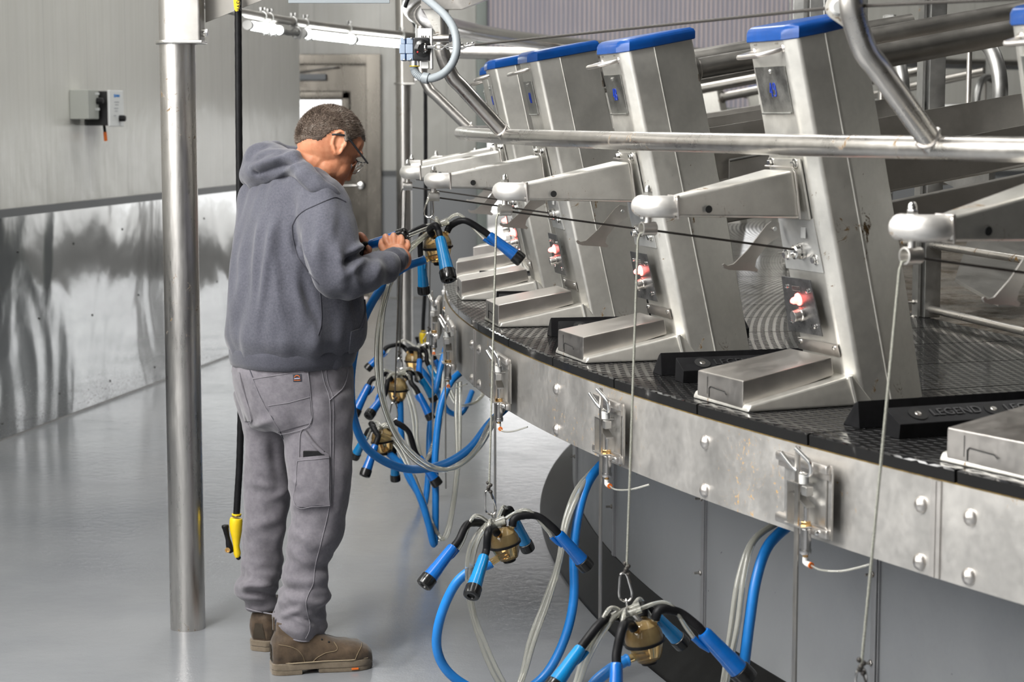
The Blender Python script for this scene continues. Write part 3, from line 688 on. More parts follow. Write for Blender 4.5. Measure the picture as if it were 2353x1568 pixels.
# ================================================================ overhead frame, rail, posts, lights, hoses
# front post
PX,PY=atz(432,1443,0).x,atz(432,1443,0).y
def post(name,label,x,y,r,zc,boxs):
    P=thing(name,label,'post',(x,y,0))
    bm=B(); cyl(bm,(x,y,0),(x,y,zc),r,32); obj('shaft',bm,S_POSTM,P)
    bm=B(); lathe(bm,[(r*1.18,zc-.006),(r*1.22,zc-.003),(r*1.22,zc+.003),(r*1.18,zc+.006)],MX.Translation((x,y,0)),32); box(bm,(x+r*.75,y-.02,zc),(r*1.7,r*1.9,.010),bev=.003); obj('collar_plate',bm,S_CLEAN,P)
    bm=B(); cyl(bm,(x,y,zc),(x,y,3.6),r,32); obj('upper_shaft',bm,S_POSTM,P)
    bm=B(); box(bm,(x+r*.72,y-.015,zc+.8),(r*1.5,r*1.75,1.6),bev=.008); obj('box_bracket',bm,steel('bracket_steel_plate',(.50,.485,.46),.48) if r>.05 and y<10 else S_MATTE,P)
    bm=B(); hexnut(bm,(x+r*1.47,y-.01,zc+.03),(1,0,0),.012,.016); cyl(bm,(x+r*1.45,y-.01,zc+.03),(x+r*1.6,y-.01,zc+.03),.014,12); obj('bracket_bolt',bm,CHROME,P)
    return P
S_POSTM=steel('stainless_post',(.62,.60,.575),.30,dirt=.3,scale=(3,3,.4),dscale=30)
p1_=post('support_post','thick round stainless support post left of the man, collar plate near its top',PX,PY,.0555,at(420,98,PY).z,1)
zc=at(420,98,PY).z
bm=B(); g0=at(482,52,PY+.05)
prism(bm,[(0,0),(.2,.078),(.2,.30),(0,.30)],.008,MX.Translation((g0.x-.012,PY+.05,g0.z))@MX.Rotation(PI/2,4,'X')); obj('gusset',bm,S_MATTE,p1_)
P2Y=14.5; q=at(930,700,P2Y)
p2_=post('support_post','far round stainless post standing right of the door',q.x,P2Y,.0555,at(930,193,P2Y).z,1)
# crossbeam at the top of the picture
bm=B(); a=at(640,-14,6.1); b=at(1045,10,6.05); c=at(1200,-30,6.0)
box(bm,((a.x+b.x)/2+.02,6.06,at(900,-8,6.06).z+.028),(b.x-a.x+.2,.09,.07),bev=.004)
CB=obj('overhead_beam',bm,S_DARK,None,origin=(b.x,6.06,b.z)); tag(CB,'dark steel beam across the top, above the blue pull switch','beam')
bm=B(); prism(bm,[(0,0),(.145,.055),(.145,.12),(-.12,.12),(-.12,.0)],.07,MX.Translation((at(1030,22,6.03).x+.04,6.065,at(1030,22,6.03).z))@MX.Rotation(PI/2,4,'X')); obj('beam_end',bm,S_PIPE,CB)
bm=B(); box(bm,(at(780,3,6.0).x,5.99,at(780,3,6.0).z),(.30,.02,.012)); obj('cable_tray',bm,GREYP,CB)
bm=B(); tube(bm,[at(938,-4,5.985),at(934,6,5.985),at(931,16,5.99)],.006,8); obj('cable_tie',bm,RUB,CB)
# guard rail round the edge of the rotary with three drop arms
RR,RZ=9.31,1.564
GR=thing('guard_rail','round stainless guard rail with bent drop arms running across all stanchions','rail',rayr(1400,322,RR))
bm=B(); tube(bm,arc(RR,RZ,math.radians(135),math.radians(228),160),.0232,18,up=(0,0,1)); obj('rail_tube',bm,S_PIPE,GR)
def drop(px,py,near,pxb,out=.2,ztop=3.2,lean=0):
    j=rayr(px,py,RR,near); j.z=RZ
    d=V((j.x-CX,j.y-CY,0)).normalized()
    t=d.cross(V((0,0,1)))
    e=j+d*out+V((0,0,.215))
    pts=[j,j+(e-j)*.45]+[j+(e-j)*.70,j+(e-j)*.86,j+d*(out+.0)+V((0,0,.252)),j+d*(out+.004)+V((0,0,.30))]
    P=spline(pts,5)+[j+d*(out+.004)+V((0,0,ztop-RZ))]
    bm=B(); tube(bm,P,.0232,18); o=obj('drop_arm',bm,S_PIPE,GR)
    bm=B(); m=frame(j+(e-j).normalized()*.025,(e-j)); L=[m@V((.0245*math.cos(k*PI/10),.0245*math.sin(k*PI/10),.004*math.cos(k*PI/5))) for k in range(20)]; tube(bm,L,.0035,8,closed=True); obj('weld_ring',bm,S_BRUSH,o)
    return P
dA=drop(2150,338,True,1975)
dB=drop(1165,318,True,1035)
dC=drop(1085,292,False,968,out=.22)
# eyelet plate on the right arm
pe=at(1925,17,3.80)
bm=B(); m=MX.Translation((pe.x,3.80,pe.z))@MX.Rotation(PI/2,4,'X')@MX.Rotation(math.radians(-38),4,'Z')
pts=[(.024*math.cos(a),.024*math.sin(a)) for a in [PI/2+i*PI/12 for i in range(13)]]+[(.052,-.020),(.052,.020)]
prism(bm,pts,.006,m,.001); obj('eyelet_plate',bm,S_COL,GR)
bm=B(); lathe(bm,[(.015,-.010),(.016,-.006),(.016,.010),(.012,.018),(.006,.018)],MX.Translation((pe.x,3.797,pe.z))@MX.Rotation(PI/2,4,'X'),20); obj('nylon_bush',bm,WHITE_PVC,GR)
# pull cord
SY=5.86
e0=at(1092,103,SY); bm=B(); tube(bm,[e0,V((pe.x,3.785,pe.z)),at(2480,-10,3.2)],.0034,8); PCD=tag(obj('emergency_rope',bm,CABLE,None,origin=e0),'dark emergency pull cord from blue switch up to the white eyelet','cord')
bm=B()
for i in range(6): ball(bm,at(1062+i*6,104-i*.8+(i%2)*5-2,SY),.0045,n=8)
tube(bm,[at(1050,106,SY),at(1062,112,SY),at(1072,106,SY),at(1090,102,SY)],.004,8); obj('rope_clamp',bm,CHROME,PCD)
bm=B(); tube(bm,[at(982,108,SY),at(997,108,SY)],.0045,10)
for s in (-1,1): tube(bm,[at(996,108,SY),at(1001,108+5*s,SY),at(1016,108+5*s,SY),at(1022,107,SY),at(1028,107+5*s,SY),at(1044,107+5*s,SY),at(1049,106,SY)],.0024,8)
tube(bm,[at(1020,107,SY),at(1055,105,SY)],.0035,8); obj('turnbuckle',bm,CHROME,PCD)
bm=B(); L=[at(977,110,SY)+V((.0,.002,.0))+V((.0,.012*math.cos(k*PI/8),.012*math.sin(k*PI/8))) for k in range(16)]; tube(bm,L,.003,8,closed=True); obj('eye_ring',bm,CHROME,PCD)
# pull switch
SWY=5.9
def sbox(bm,x0,y0,x1,y1,Y0,Y1,bev=.002):
    a=at(x0,y0,Y0); b=at(x1,y1,Y0); box(bm,((a.x+b.x)/2,(Y0+Y1)/2,(a.z+b.z)/2),(abs(b.x-a.x),abs(Y1-Y0),abs(a.z-b.z)),bev=bev)
SW=thing('pull_switch','blue and black emergency pull switch with yellow trim clamped beside the bent pipe','switch',at(950,112,SWY))
bm=B(); sbox(bm,948,86,988,139,SWY-.03,SWY+.045,.006); obj('switch_body',bm,plain('black_housing',(.015,.015,.016),.4),SW)
bm=B(); m=frame(at(972,111,SWY-.031),(0,-1,0)); lathe(bm,[(.026,-.002),(.026,.002),(.015,.006),(.012,.003)],m,8); obj('switch_face',bm,RUBW,SW)
SWB=plain('switch_blue',(.02,.10,.32),.45); SWG=plain('switch_pale_blue',(.30,.37,.48),.5)
for x0,x1 in ((920,931),(934,949)):
    bm=B()
    for y0,y1,ex in ((87,101,0),(101,123,-4),(124,139,0)): sbox(bm,x0+ex*.6,y0,x1,y1,SWY-.032,SWY+.05,.002)
    obj('cover_block',bm,SWG,SW)
    bm=B(); sbox(bm,x0+6,88,x1+2,138,SWY-.028,SWY+.048,.002); obj('cover_block_edge',bm,SWB,SW)
bm=B()
for x,y in ((929,89),(945,88),(929,137),(944,136)): ball(bm,at(x,y,SWY-.034),.003,n=8)
obj('cover_screw',bm,CHROME,SW)
bm=B(); ball(bm,at(961,100,SWY-.033),.004,n=10); obj('green_lamp',bm,WHITE_PVC,SW)
bm=B(); ball(bm,at(960,119.5,SWY-.033),.0035,n=10); obj('red_lamp',bm,plain('red_dot',(.7,.03,.03),.3),SW)
bm=B(); cyl(bm,at(953,140,SWY),at(953,152,SWY),.015,18); obj('gland_collar',bm,CHROME,SW)
bm=B(); cyl(bm,at(953,151,SWY),at(953,153,SWY),.0155,18); obj('yellow_ring',bm,YEL,SW)
bm=B(); sbox(bm,967,141,985,158,SWY-.01,SWY+.02,.003); obj('side_gland',bm,WHITE_PVC,SW)
bm=B(); sbox(bm,959,65,992,88,SWY+.046,SWY+.05,.001); sbox(bm,988,65,993,158,SWY-.03,SWY+.06,.001); obj('mounting_bracket',bm,plain('bracket_steel',(.75,.74,.72),.45,.3),SW)
bm=B()
for x in (969,973,978,987): sbox(bm,x-.8,82,x+.8,88,SWY+.044,SWY+.052,0)
obj('bracket_slot',bm,HOLE,SW)
# conduit
bm=B(); P=spline([at(951,152,5.9),at(952,160,5.9),at(957,170,5.895),at(968,178,5.89),at(982,181,5.885),at(1000,178,5.87),at(1020,168,5.85),at(1038,148,5.84),at(1048,122,5.84),at(1049,95,5.85),at(1042,65,5.87),at(1025,38,5.9),at(1002,16,5.93),at(975,-6,5.97)],8)
tube(bm,P,[.0115+(.0012 if i%2 else 0) for i in range(len(P))],12); CN=tag(obj('flexible_conduit',bm,GREYP,None,origin=P[0]),'grey corrugated conduit looping from under the blue switch to the overhead beam','conduit')
bm=B(); cyl(bm,at(972,178.5,5.888),at(985,181,5.883),.017,10); obj('conduit_nut',bm,GREYP,CN)
# triangular gusset behind the switch
bm=B(); a=[at(965,10,6.02),at(1012,30,6.02),at(1010,78,6.02),at(1004,80,6.02)]; plate(bm,a,.008); obj('beam_gusset',bm,S_COL,CB)
bm=B(); cyl(bm,at(992,88,6.03),at(1035,88,6.0),.012,14); obj('stub_tube',bm,S_PIPE,GR)
# polished milk line, far arc and return
bm=B(); tube(bm,arc(9.49,2.045,math.radians(120),math.radians(218),160),.042,18,up=(0,0,1)); tag(obj('milk_line',bm,S_POLISH,None,origin=uw(9.49,0,2.045,46)),'polished curved milk pipe sweeping behind the blue switch','pipe')
bm=B(); tube(bm,[at(1020,120,11.6),at(1420,126,11.6)],.036,16); tag(obj('vacuum_pipe',bm,S_PIPE,None,origin=at(1100,127,11.6)),'straight dull steel pipe below the polished milk pipe','pipe')
bm=B(); tube(bm,spline([at(938,10,11),at(941,35,11),at(952,58,11),at(964,70,11)],5),.006,8); tag(obj('black_cable',bm,RUB,None,origin=at(941,35,11)),'thin black cable drooping beside the far post top','cable')
# light pipe with tubes
LR,LZ=10.43,2.105
def lring(px,z): 
    # point on the light ring for a picture column
    lo=None
    d=ray(px,60); a=d.x**2+d.y**2; b=2*(d.x*-CX+d.y*-CY); c=CX*CX+CY*CY-LR*LR
    disc=b*b-4*a*c; t=(-b+math.sqrt(max(0,disc)))/(2*a); p=d*t; return V((p.x,p.y,z))
def lang(px): p=lring(px,0); return math.atan2(p.y-CY,p.x-CX)%(2*PI)
LP=thing('light_pipe','curved steel light pipe with clamps carrying glowing tubes overhead','pipe',lring(750,LZ))
a_l,a_r=math.radians(196),lang(960)
bm=B(); tube(bm,arc(LR,LZ,a_r,a_l,60),.020,14,up=(0,0,1)); obj('carrier_tube',bm,S_DARK,LP)
TUBE=lamp_mat('led_tube_glow',(.96,1,.98),16)
for nm,xa,xb in (('first',563,632),('second',690,803),('third',805,925)):
    a0,a1=lang(xa),lang(xb)
    T=thing('light_tube',{'first':'nearest glowing white light tube, at the yellow valve handle','second':'glowing white light tube right of the grey connector','third':'glowing white light tube ending at the blue switch'}[nm],'light',V((CX+(LR-.02)*math.cos((a0+a1)/2),CY+(LR-.02)*math.sin((a0+a1)/2),LZ-.055)),'ring light tubes')
    bm=B(); tube(bm,arc(LR-.02,LZ-.055,a1,a0,14),.0215,16,up=(0,0,1)); obj('tube_glass',bm,TUBE,T)
    for a in (a0,a1):
        da=.0022 if a==a0 else -.0022
        bm=B(); tube(bm,arc(LR-.02,LZ-.055,min(a,a+da*1.5),max(a,a+da*1.5),2),.023,16,up=(0,0,1)); obj('end_cap',bm,plain('clear_cap',(.6,.6,.58),.2),T)
for px in (602,618,672,700,800,921):
    a=lang(px); m=MX.Translation((CX,CY,0))@MX.Rotation(a,4,'Z')
    bm=B(); 
    for c,r in ((V((LR,0,LZ)),.024),(V((LR-.02,0,LZ-.055)),.026)):
        tube(bm,[m@(c+V((r*math.cos(k*PI/8),0,r*math.sin(k*PI/8)))) for k in range(16)],.004,8,closed=True)
    hexnut(bm,m@V((LR+.004,0,LZ+.026)),(0,0,1),.009,.018,m.to_3x3()@V((1,0,0)))
    for dx in (-.012,.012): hexnut(bm,m@V((LR-.02+dx,-.01,LZ-.088)),(0,0,1),.007,.016); hexnut(bm,m@V((LR+dx,-.01,LZ+.03)),(0,0,1),.007,.014)
    obj('pipe_clamp',bm,S_GALV,LP)
bm=B(); tube(bm,spline([lring(634,LZ-.055),lring(645,LZ-.05),lring(660,LZ-.06),lring(676,LZ-.055),lring(688,LZ-.055)],4),.013,12)
for px in (636,650,684): p=lring(px,LZ-.055); ball(bm,p,.017,n=10)
obj('tube_connector',bm,plain('grey_connector',(.30,.30,.29),.4),LP)
# hoses with spray guns
def gun_hose(Y,px,pts,gx,gy,sc,label,handle):
    G=thing('spray_hose',label,'hose',at(gx,gy,Y))
    bm=B(); P=spline([at(x,y,Y) for x,y in pts],10); tube(bm,P,[.0108+(.0005 if i%2 else 0) for i in range(len(P))],12); obj('hose',bm,RUB,G)
    s=Y/6.55
    def g(x,y): return at(gx+(x-537)*sc,gy+(y-1185)*sc,Y)
    bm=B(); Pg=[g(543,1191),g(542.5,1195),g(542,1205),g(542.3,1220),g(543,1238),g(543,1255),g(545,1272),g(546,1281)]
    tube(bm,Pg,[.0185,.0205,.0208,.0195,.014,.010,.012,.008],16,sx=1,up=(1,0,0)); obj('spray_gun',bm,YEL,G)
    bm=B(); cyl(bm,g(543.5,1182),g(543.5,1187),.0145,14); obj('gun_collar',bm,BRASS,G)
    bm=B(); cyl(bm,g(543.5,1181),g(543.5,1184),.0155,14); obj('gun_ring',bm,YEL,G)
    bm=B(); tube(bm,spline([g(517,1206),g(518,1213),g(521,1228),g(525,1245),g(528,1260),g(533,1270)],4),[.003,.010,.0115,.012,.0115,.010,.0095,.009,.0085,.008,.008,.008,.009,.010,.0105,.011,.011,.011,.011,.009,.006][:21],12); obj('trigger_lever',bm,RUB,G)
    bm=B(); m=frame(g(524,1263)+V((0,-.0105,0)),(0,-1,0)); lathe(bm,[(.0085,-.004),(.0085,.002),(.005,.002),(.004,0)],m,14); obj('brass_pivot',bm,BRASS,G)
    bm=B(); ball(bm,g(548,1282),.008,n=10); obj('nozzle',bm,RUB,G)
    if handle:
        bm=B(); hb_=[(536,-20),(551,-20),(552,10),(550,24),(545,28),(540,24),(538,10)]
        pz=[at(x,y,Y-.02) for x,y in hb_]; t=bmesh.new(); f=t.faces.new([t.verts.new(p) for p in pz]); r=bmesh.ops.extrude_face_region(t,geom=[f])
        for v in r['geom']:
            if isinstance(v,bmesh.types.BMVert): v.co.y-=.012
        bmesh.ops.recalc_face_normals(t,faces=list(t.faces)); bmesh.ops.bevel(t,geom=list(t.edges),offset=.002,segments=2,affect='EDGES'); merge(bm,t)
        vh=obj('valve_handle',bm,YEL,G)
        m=frame(at(548,8,Y-.033),(0,-1,0),(0,0,-1)); bm=text_bm('OSVF',.020,.0004,m); obj('handle_lettering',bm,HOLE,vh)
    return G
gun_hose(6.235,548,[(547,-20),(547.5,100),(549,300),(551,480),(553,700),(554,900),(551,1050),(546,1140),(543.5,1184)],537,1185,1.0,'black hose with yellow spray gun hanging between post and man',True)
gun_hose(11.4,978,[(977,150),(978,300),(978,500),(977,650),(973,730),(972,760)],969,762,.56,'far black hose with yellow spray gun hanging beside the far post',False)
# box pair on the left wall
yw=12.05
def wallp(px,py):   # onto the left wall plane
    d=ray(px,py); y=(-2.582-.1776*9.92)/(d.x/d.y-.1776); return at(px,py,y)
a=wallp(188,247); BXm=MX.Translation(a)@frame((0,0,0),wn,wd).to_4x4()
BXm=MX((wd,V((0,0,1)),wn)).transposed().to_4x4(); BXm.translation=a
CBX=thing('control_box','small grey and white control boxes with black knobs on the left wall','box',BXm)
GB=plain('grey_box_plastic',(.36,.37,.34),.45); WB=plain('white_box_plastic',(.68,.69,.68),.4)
bm=B(); box(bm,(-.10,.015,.055),(.15,.16,.11),BXm,bev=.006); obj('grey_box',bm,GB,CBX)
bm=B(); box(bm,(.13,-.005,.075),(.20,.19,.13),BXm,bev=.004); obj('black_box',bm,plain('box_black',(.012,.012,.013),.35),CBX)
bm=B(); box(bm,(.13,-.005,.146),(.21,.20,.014),BXm,bev=.004); wl=obj('white_lid',bm,WB,CBX)
for x,y,z in ((-.05,.035,.11),(.17,-.06,.153)):
    bm=B(); lathe(bm,[(.018,0),(.017,.03),(.014,.034),(.002,.035)],BXm@MX.Translation((x,y,z)),16); obj('knob',bm,RUB,CBX)
bm=B()
for x,y in ((-.165,.085),(-.165,-.055)): lathe(bm,[(.010,.06),(.008,.075)],BXm@MX.Translation((x,y,0)),8)
obj('cable_gland',bm,S_GALV,CBX)
bm=B(); box(bm,(.10,.065,.1535),(.018,.018,.001),BXm); box(bm,(.145,.065,.1535),(.06,.013,.001),BXm); obj('blue_logo',bm,plain('label_blue',(.02,.20,.55),.5),wl)
bm=B()
for i,(x,y,w) in enumerate(((.13,.03,.07),(.13,.015,.05),(.12,-.005,.06),(.12,-.02,.04),(.10,-.045,.03))): box(bm,(x,y,.1535),(w,.004,.001),BXm)
obj('printed_lines',bm,plain('label_grey',(.30,.31,.33),.5),wl)
bm=B(); box(bm,(-.05,-.01,.1112),(.06,.014,.001),BXm); box(bm,(-.05,.075,.1112),(.06,.012,.001),BXm); obj('grey_label',bm,WB,CBX)
bm=B(); tube(bm,[BXm@V(p) for p in ((.12,-.10,.08),(.125,-.135,.082))],.008,10); obj('cord_gland',bm,RUB,CBX)
bm=B(); tube(bm,[BXm@V(p) for p in ((.125,-.135,.082),(.135,-.185,.082))],.010,10); obj('orange_plug',bm,ORANGE,CBX)
# ================================================================ milking clusters
CUPP_B=[(.008,0),(.0145,.002),(.0175,.008),(.0185,.03),(.0205,.085),(.0215,.088),(.0215,.092),(.0235,.125),(.0235,.128)]
CUPP_K=[(.0235,.122),(.0262,.124),(.0268,.128),(.0262,.133),(.0268,.138),(.0268,.150),(.0255,.157),(.020,.160),(.0125,.1585),(.010,.152),(.006,.150)]
def cup(C,p0,p1,L,blue,nub):
    "teat cup from its top p0 pointing to p1"
    d=(p1-p0).normalized(); m=frame(p0,d); s=L/.160
    T=lambda pr_: [(r*s,z*s) for r,z in pr_]
    bm=B(); lathe(bm,T(CUPP_B),m,22); cp_=obj('teat_cup',bm,blue,C)
    n=nub-p0; n=(n-d*n.dot(d)); n=n.normalized() if n.length>1e-5 else frame(p0,d).to_3x3()@V((1,0,0))
    bm=B(); tube(bm,[p0+n*.019*s+d*.045*s,p0+n*.0235*s+d*.022*s,p0+n*.0245*s-d*.004*s],[.004*s,.0062*s,.0068*s],10); obj('pulse_nipple',bm,blue,cp_)
    bm=B(); lathe(bm,T(CUPP_K),m,22); obj('rubber_mouthpiece',bm,RUBW,cp_)
    bm=B(); lathe(bm,[(.0095*s,.1503*s),(.0095*s,.1525*s)],m,16); obj('mouth_opening',bm,HOLE,cp_)
    return p0+n*.0245*s-d*.004*s
def bez(p0,d0,p1,d1,k=12):
    p0,p1=V(p0),V(p1); return [p0*((1-t)**3)+(p0+d0)*(3*t*(1-t)**2)+(p1+d1)*(3*t*t*(1-t))+p1*(t**3) for t in [i/k for i in range(k+1)]]
def chain(bm_parent,C,a,b,mat):
    "carabiner between a and b (world points, roughly vertical)"
    L=(b-a).length; m=frame(a,b-a,(1,0,.1))
    sh=[(.004,.0),(.008,.10),(.012,.45),(.0145,.72),(.012,.90),(.004,1.0),(-.005,.99),(-.013,.88),(-.0145,.70),(-.012,.45),(-.008,.10),(-.004,0)]
    bm=B(); tube(bm,spline([m@V((x,0,z*L)) for x,z in sh]+[m@V((.004,0,0))],3)[:-1],.0026,8,closed=True); return obj('carabiner',bm,mat,C)
def cluster(name,label,u,Y,bowl,br,axis,cups,blue_path,clear_path,hub,hang,liner=True,cupL=.165):
    """bowl: picture centre; axis: bowl up direction as picture offset; cups: [(x0,y0,dY0,x1,y1,dY1,bluemat,via(x,y,dY),nozzle angle)]"""
    bc=at(*bowl,Y); pxm=FPX/Y
    up=(at(bowl[0]+axis[0]*40,bowl[1]+axis[1]*40,Y+axis[2]*40/pxm)-bc).normalized()
    C=thing('milking_cluster',label,'milking cluster',bc,'milking clusters')
    m=frame(bc,up); R_=br/pxm
    bm=B(); lathe(bm,[(.30*R_,-1.12*R_),(.62*R_,-1.05*R_),(.80*R_,-.70*R_),(.93*R_,-.25*R_),(1.02*R_,-.12*R_),(1.02*R_,-.02*R_),(1.0*R_,.02*R_),(.97*R_,.35*R_),(.82*R_,.72*R_),(.55*R_,1.0*R_),(.40*R_,1.08*R_),(.05*R_,1.12*R_)],m,28)
    cb=obj('claw_bowl',bm,AMBER,C)
    bm=B(); lathe(bm,[(1.0*R_,-.15*R_),(1.07*R_,-.12*R_),(1.07*R_,.02*R_),(1.0*R_,.04*R_)],m,28); obj('bowl_band',bm,RUB,cb)
    bm=B(); lathe(bm,[(.34*R_,-1.30*R_),(.42*R_,-1.26*R_),(.44*R_,-1.0*R_)],m,18); box(bm,(0,0,-1.12*R_),(.9*R_,.5*R_,.18*R_),m,bev=.004); obj('bowl_plug',bm,RUB,cb)
    hb=at(*hub,Y)
    # hanger bar and hub of clear connectors
    bm=B(); tube(bm,[bc+up*1.05*R_,(bc+up*1.3*R_+hb)*.5,hb],.006,8); obj('hanger_stem',bm,S_CLEAN,cb)
    bm=B(); cyl(bm,hb+V((-.028,0,-.012)),hb+V((.028,0,.010)),.0085,12); cyl(bm,hb+V((-.02,-.018,-.012)),hb+V((.03,-.015,.004)),.0075,12); obj('pulse_manifold',bm,CLEAR,C)
    for i,(x0,y0,e0,x1,y1,e1,bl,via,nz) in enumerate(cups):
        p0=at(x0,y0,Y+e0); p1=at(x1,y1,Y+e1); L=cupL; L=max(L*.75,min(L*1.15,(p1-p0).length))
        nb=cup(C,p0,p1,L,bl,hb)
        d=(p1-p0).normalized()
        side=m.to_3x3()@V((math.cos(nz),math.sin(nz),0)); nd=(up*.75+side*.66).normalized()
        n0=bc+up*.72*R_+side*.55*R_; n1=n0+nd*.022
        bm=B(); tube(bm,[n0,n1],[.0095,.008],12); obj('bowl_nipple',bm,AMBER,cb)
        v=at(via[0],via[1],Y+via[2])
        P=spline([n1-nd*.008,n1+nd*.018,v,p0-d*.022,p0+d*.006],8)
        rr=[.0105+(.0009 if (k%2 and k<15) else 0) for k in range(len(P))]
        bm=B(); tube(bm,P,rr,12); obj('milk_liner',bm,RUB,C)
        bm=B(); h0=hb+(nb-hb).normalized()*.012; tube(bm,spline([h0,hb.lerp(v,.75)+V((0,-.004,.022)),nb-d*.022+V((0,0,.006)),nb+d*.006],7),.0052,10); obj('pulse_tube',bm,CLEAR,C)
    if blue_path:
        P=[at(x,y,Y+e) for x,y,e in blue_path]
        nzp=P[0]
        n0=bc-up*.62*R_
        dirn=(nzp-n0).normalized()
        bm=B(); tube(bm,[n0,nzp+ (nzp-n0)*.0],[.0105,.0095],12); obj('bowl_outlet',bm,AMBER,cb)
        SP=spline([nzp-dirn*.012]+P[0:1]+P[1:],8)
        bm=B(); tube(bm,SP,[.0148 if k<5 else .0133 for k in range(len(SP))],14); obj('milk_hose',bm,BLUEH,C)
    if clear_path:
        P=[at(x,y,Y+e) for x,y,e in clear_path]; off=V((.010,-.006,.004))
        for s in (0,1):
            bm=B(); tube(bm,spline([hb]+[p+off*(s*(1.0+.5*math.sin(k*1.7))) for k,p in enumerate(P)],8),.0072,12); obj('twin_pulse_tube',bm,CLEAR,C)
    if hang:
        a=at(*hang[0],Y); b=at(*hang[1],Y)
        cr=chain(None,C,a,b,S_POLISH)
        bm=B(); mm=frame(b,hb-b,(0,1,0)); LL=(hb-b).length
        tube(bm,spline([mm@V((x,0,z*LL)) for x,z in ((0,-.25),(.008,0),(.009,.6),(.003,1.05),(-.003,1.05),(-.009,.6),(-.008,0),(0,-.25))],4)[:-1],.0022,8,closed=True); obj('hanger_link',bm,S_POLISH,cr)
    return C,bc
def cord(u,px,py,mat,label,Y=None,knot=True):
    g=uw(9.150,.044,1.322,u); p1=uw(9.505,.040,1.373,u); p2=uw(9.535,.034,1.366,u); p3=uw(9.5395,.033,1.352,u)
    e=at(px,py,p3.y if Y is None else Y)
    bm=B(); tube(bm,[p1,p2,p3,e],.0026 if mat is CABLE else .0028,8); o=obj('lift_cord',bm,mat,None,origin=p2)
    bm=B(); tube(bm,[g,p1],.0026,8); tc=obj('taut_run',bm,CABLE,o); tc['label']='dark taut run of the cord'
    if knot:
        bm=B()
        for i in range(5): ball(bm,e+V((.004*math.cos(i*2.2),.003*math.sin(i*2.2),.006*i-.01)),.0055,n=8)
        tube(bm,[e,e+V((.006,-.004,-.02)),e+V((.010,-.004,-.03))],.002,6); obj('cord_knot',bm,CABLE,o)
    return tag(o,label,'cord','cluster lift cords')
P2=PI*2
# unit 48 - hanging in the middle foreground
cluster('b','blue-cupped milking cluster hanging on the cord of stanchion 48, above the open floor',48,5.335,(1160,1249),36,(-.28,-1,-.10),
 [(1043,1256,-.10,972,1348,-.16,BLUE,(1075,1205,-.06),2.6),
  (1113,1278,-.16,1082,1372,-.26,BLUE2,(1122,1222,-.14),4.4),
  (1178,1186,.10,1213,1262,.14,BLUE2,(1162,1178,.07),1.4),
  (1282,1226,.03,1352,1306,.06,BLUE,(1232,1186,.02),.2)],
 [(1118,1300,-.02),(1085,1310,-.03),(1045,1345,-.03),(1012,1420,-.02),(1004,1490,0),(1030,1545,.02),(1090,1585,.04),(1170,1600,.06),(1245,1560,.10),(1293,1480,.12),(1318,1380,.14),(1319,1260,.17),(1334,1160,.2),(1360,1095,.24),(1405,1045,.3)],
 [(1105,1218,-.03),(1080,1262,-.04),(1074,1330,-.04),(1084,1410,-.03),(1112,1500,0),(1145,1570,.03),(1175,1596,.05),(1198,1555,.08),(1218,1470,.1),(1252,1380,.12),(1283,1290,.14),(1297,1200,.17),(1325,1125,.22),(1368,1075,.28)],
 (1136,1200),((1121,1128),(1130,1183)))
cord(48,1124,1122,CABLEG,'pale lift cord of stanchion 48 running down to the middle hanging cluster')
# unit 49 - lower right foreground
cluster('c','large milking cluster hanging lowest from stanchion 49, cut by the bottom edge',49,4.425,(1481,1472),46,(-.22,-1,-.10),
 [(1336,1488,-.08,1262,1592,-.14,BLUE2,(1385,1428,-.05),2.8),
  (1417,1522,-.16,1414,1640,-.20,BLUE,(1432,1440,-.13),4.2),
  (1500,1410,.09,1566,1478,.13,BLUE2,(1478,1396,.07),1.3),
  (1614,1452,.02,1722,1566,.03,BLUE,(1560,1408,.02),.1)],
 [(1432,1522,-.02),(1395,1545,-.03),(1360,1580,-.03),(1345,1640,-.02),(1400,1740,.02),(1520,1800,.05),(1640,1760,.08),(1695,1650,.10),(1706,1560,.12),(1722,1430,.14),(1738,1330,.16),(1765,1255,.2),(1815,1205,.26)],
 [(1400,1422,-.03),(1355,1480,-.05),(1330,1550,-.05),(1315,1650,-.03),(1420,1760,.02),(1560,1790,.05),(1640,1700,.08),(1662,1570,.11),(1680,1440,.14),(1697,1330,.16),(1728,1245,.2),(1785,1200,.26)],
 (1442,1402),((1432,1318),(1439,1382)))
cord(49,1440,1310,CABLEG,'pale lift cord of stanchion 49 running down to the lowest cluster')
o=cord(50,1979,1535,CABLEG,'pale lift cord of stanchion 50 slanting down across the skirt at right')
bm=B(); a=at(1979,1540,3.552); L=[a+V((.010*math.cos(k*PI/6),0,-.018+.022*math.sin(k*PI/6))) for k in range(12)]; tube(bm,L,.0026,8,closed=True); obj('carabiner',bm,S_POLISH,o)
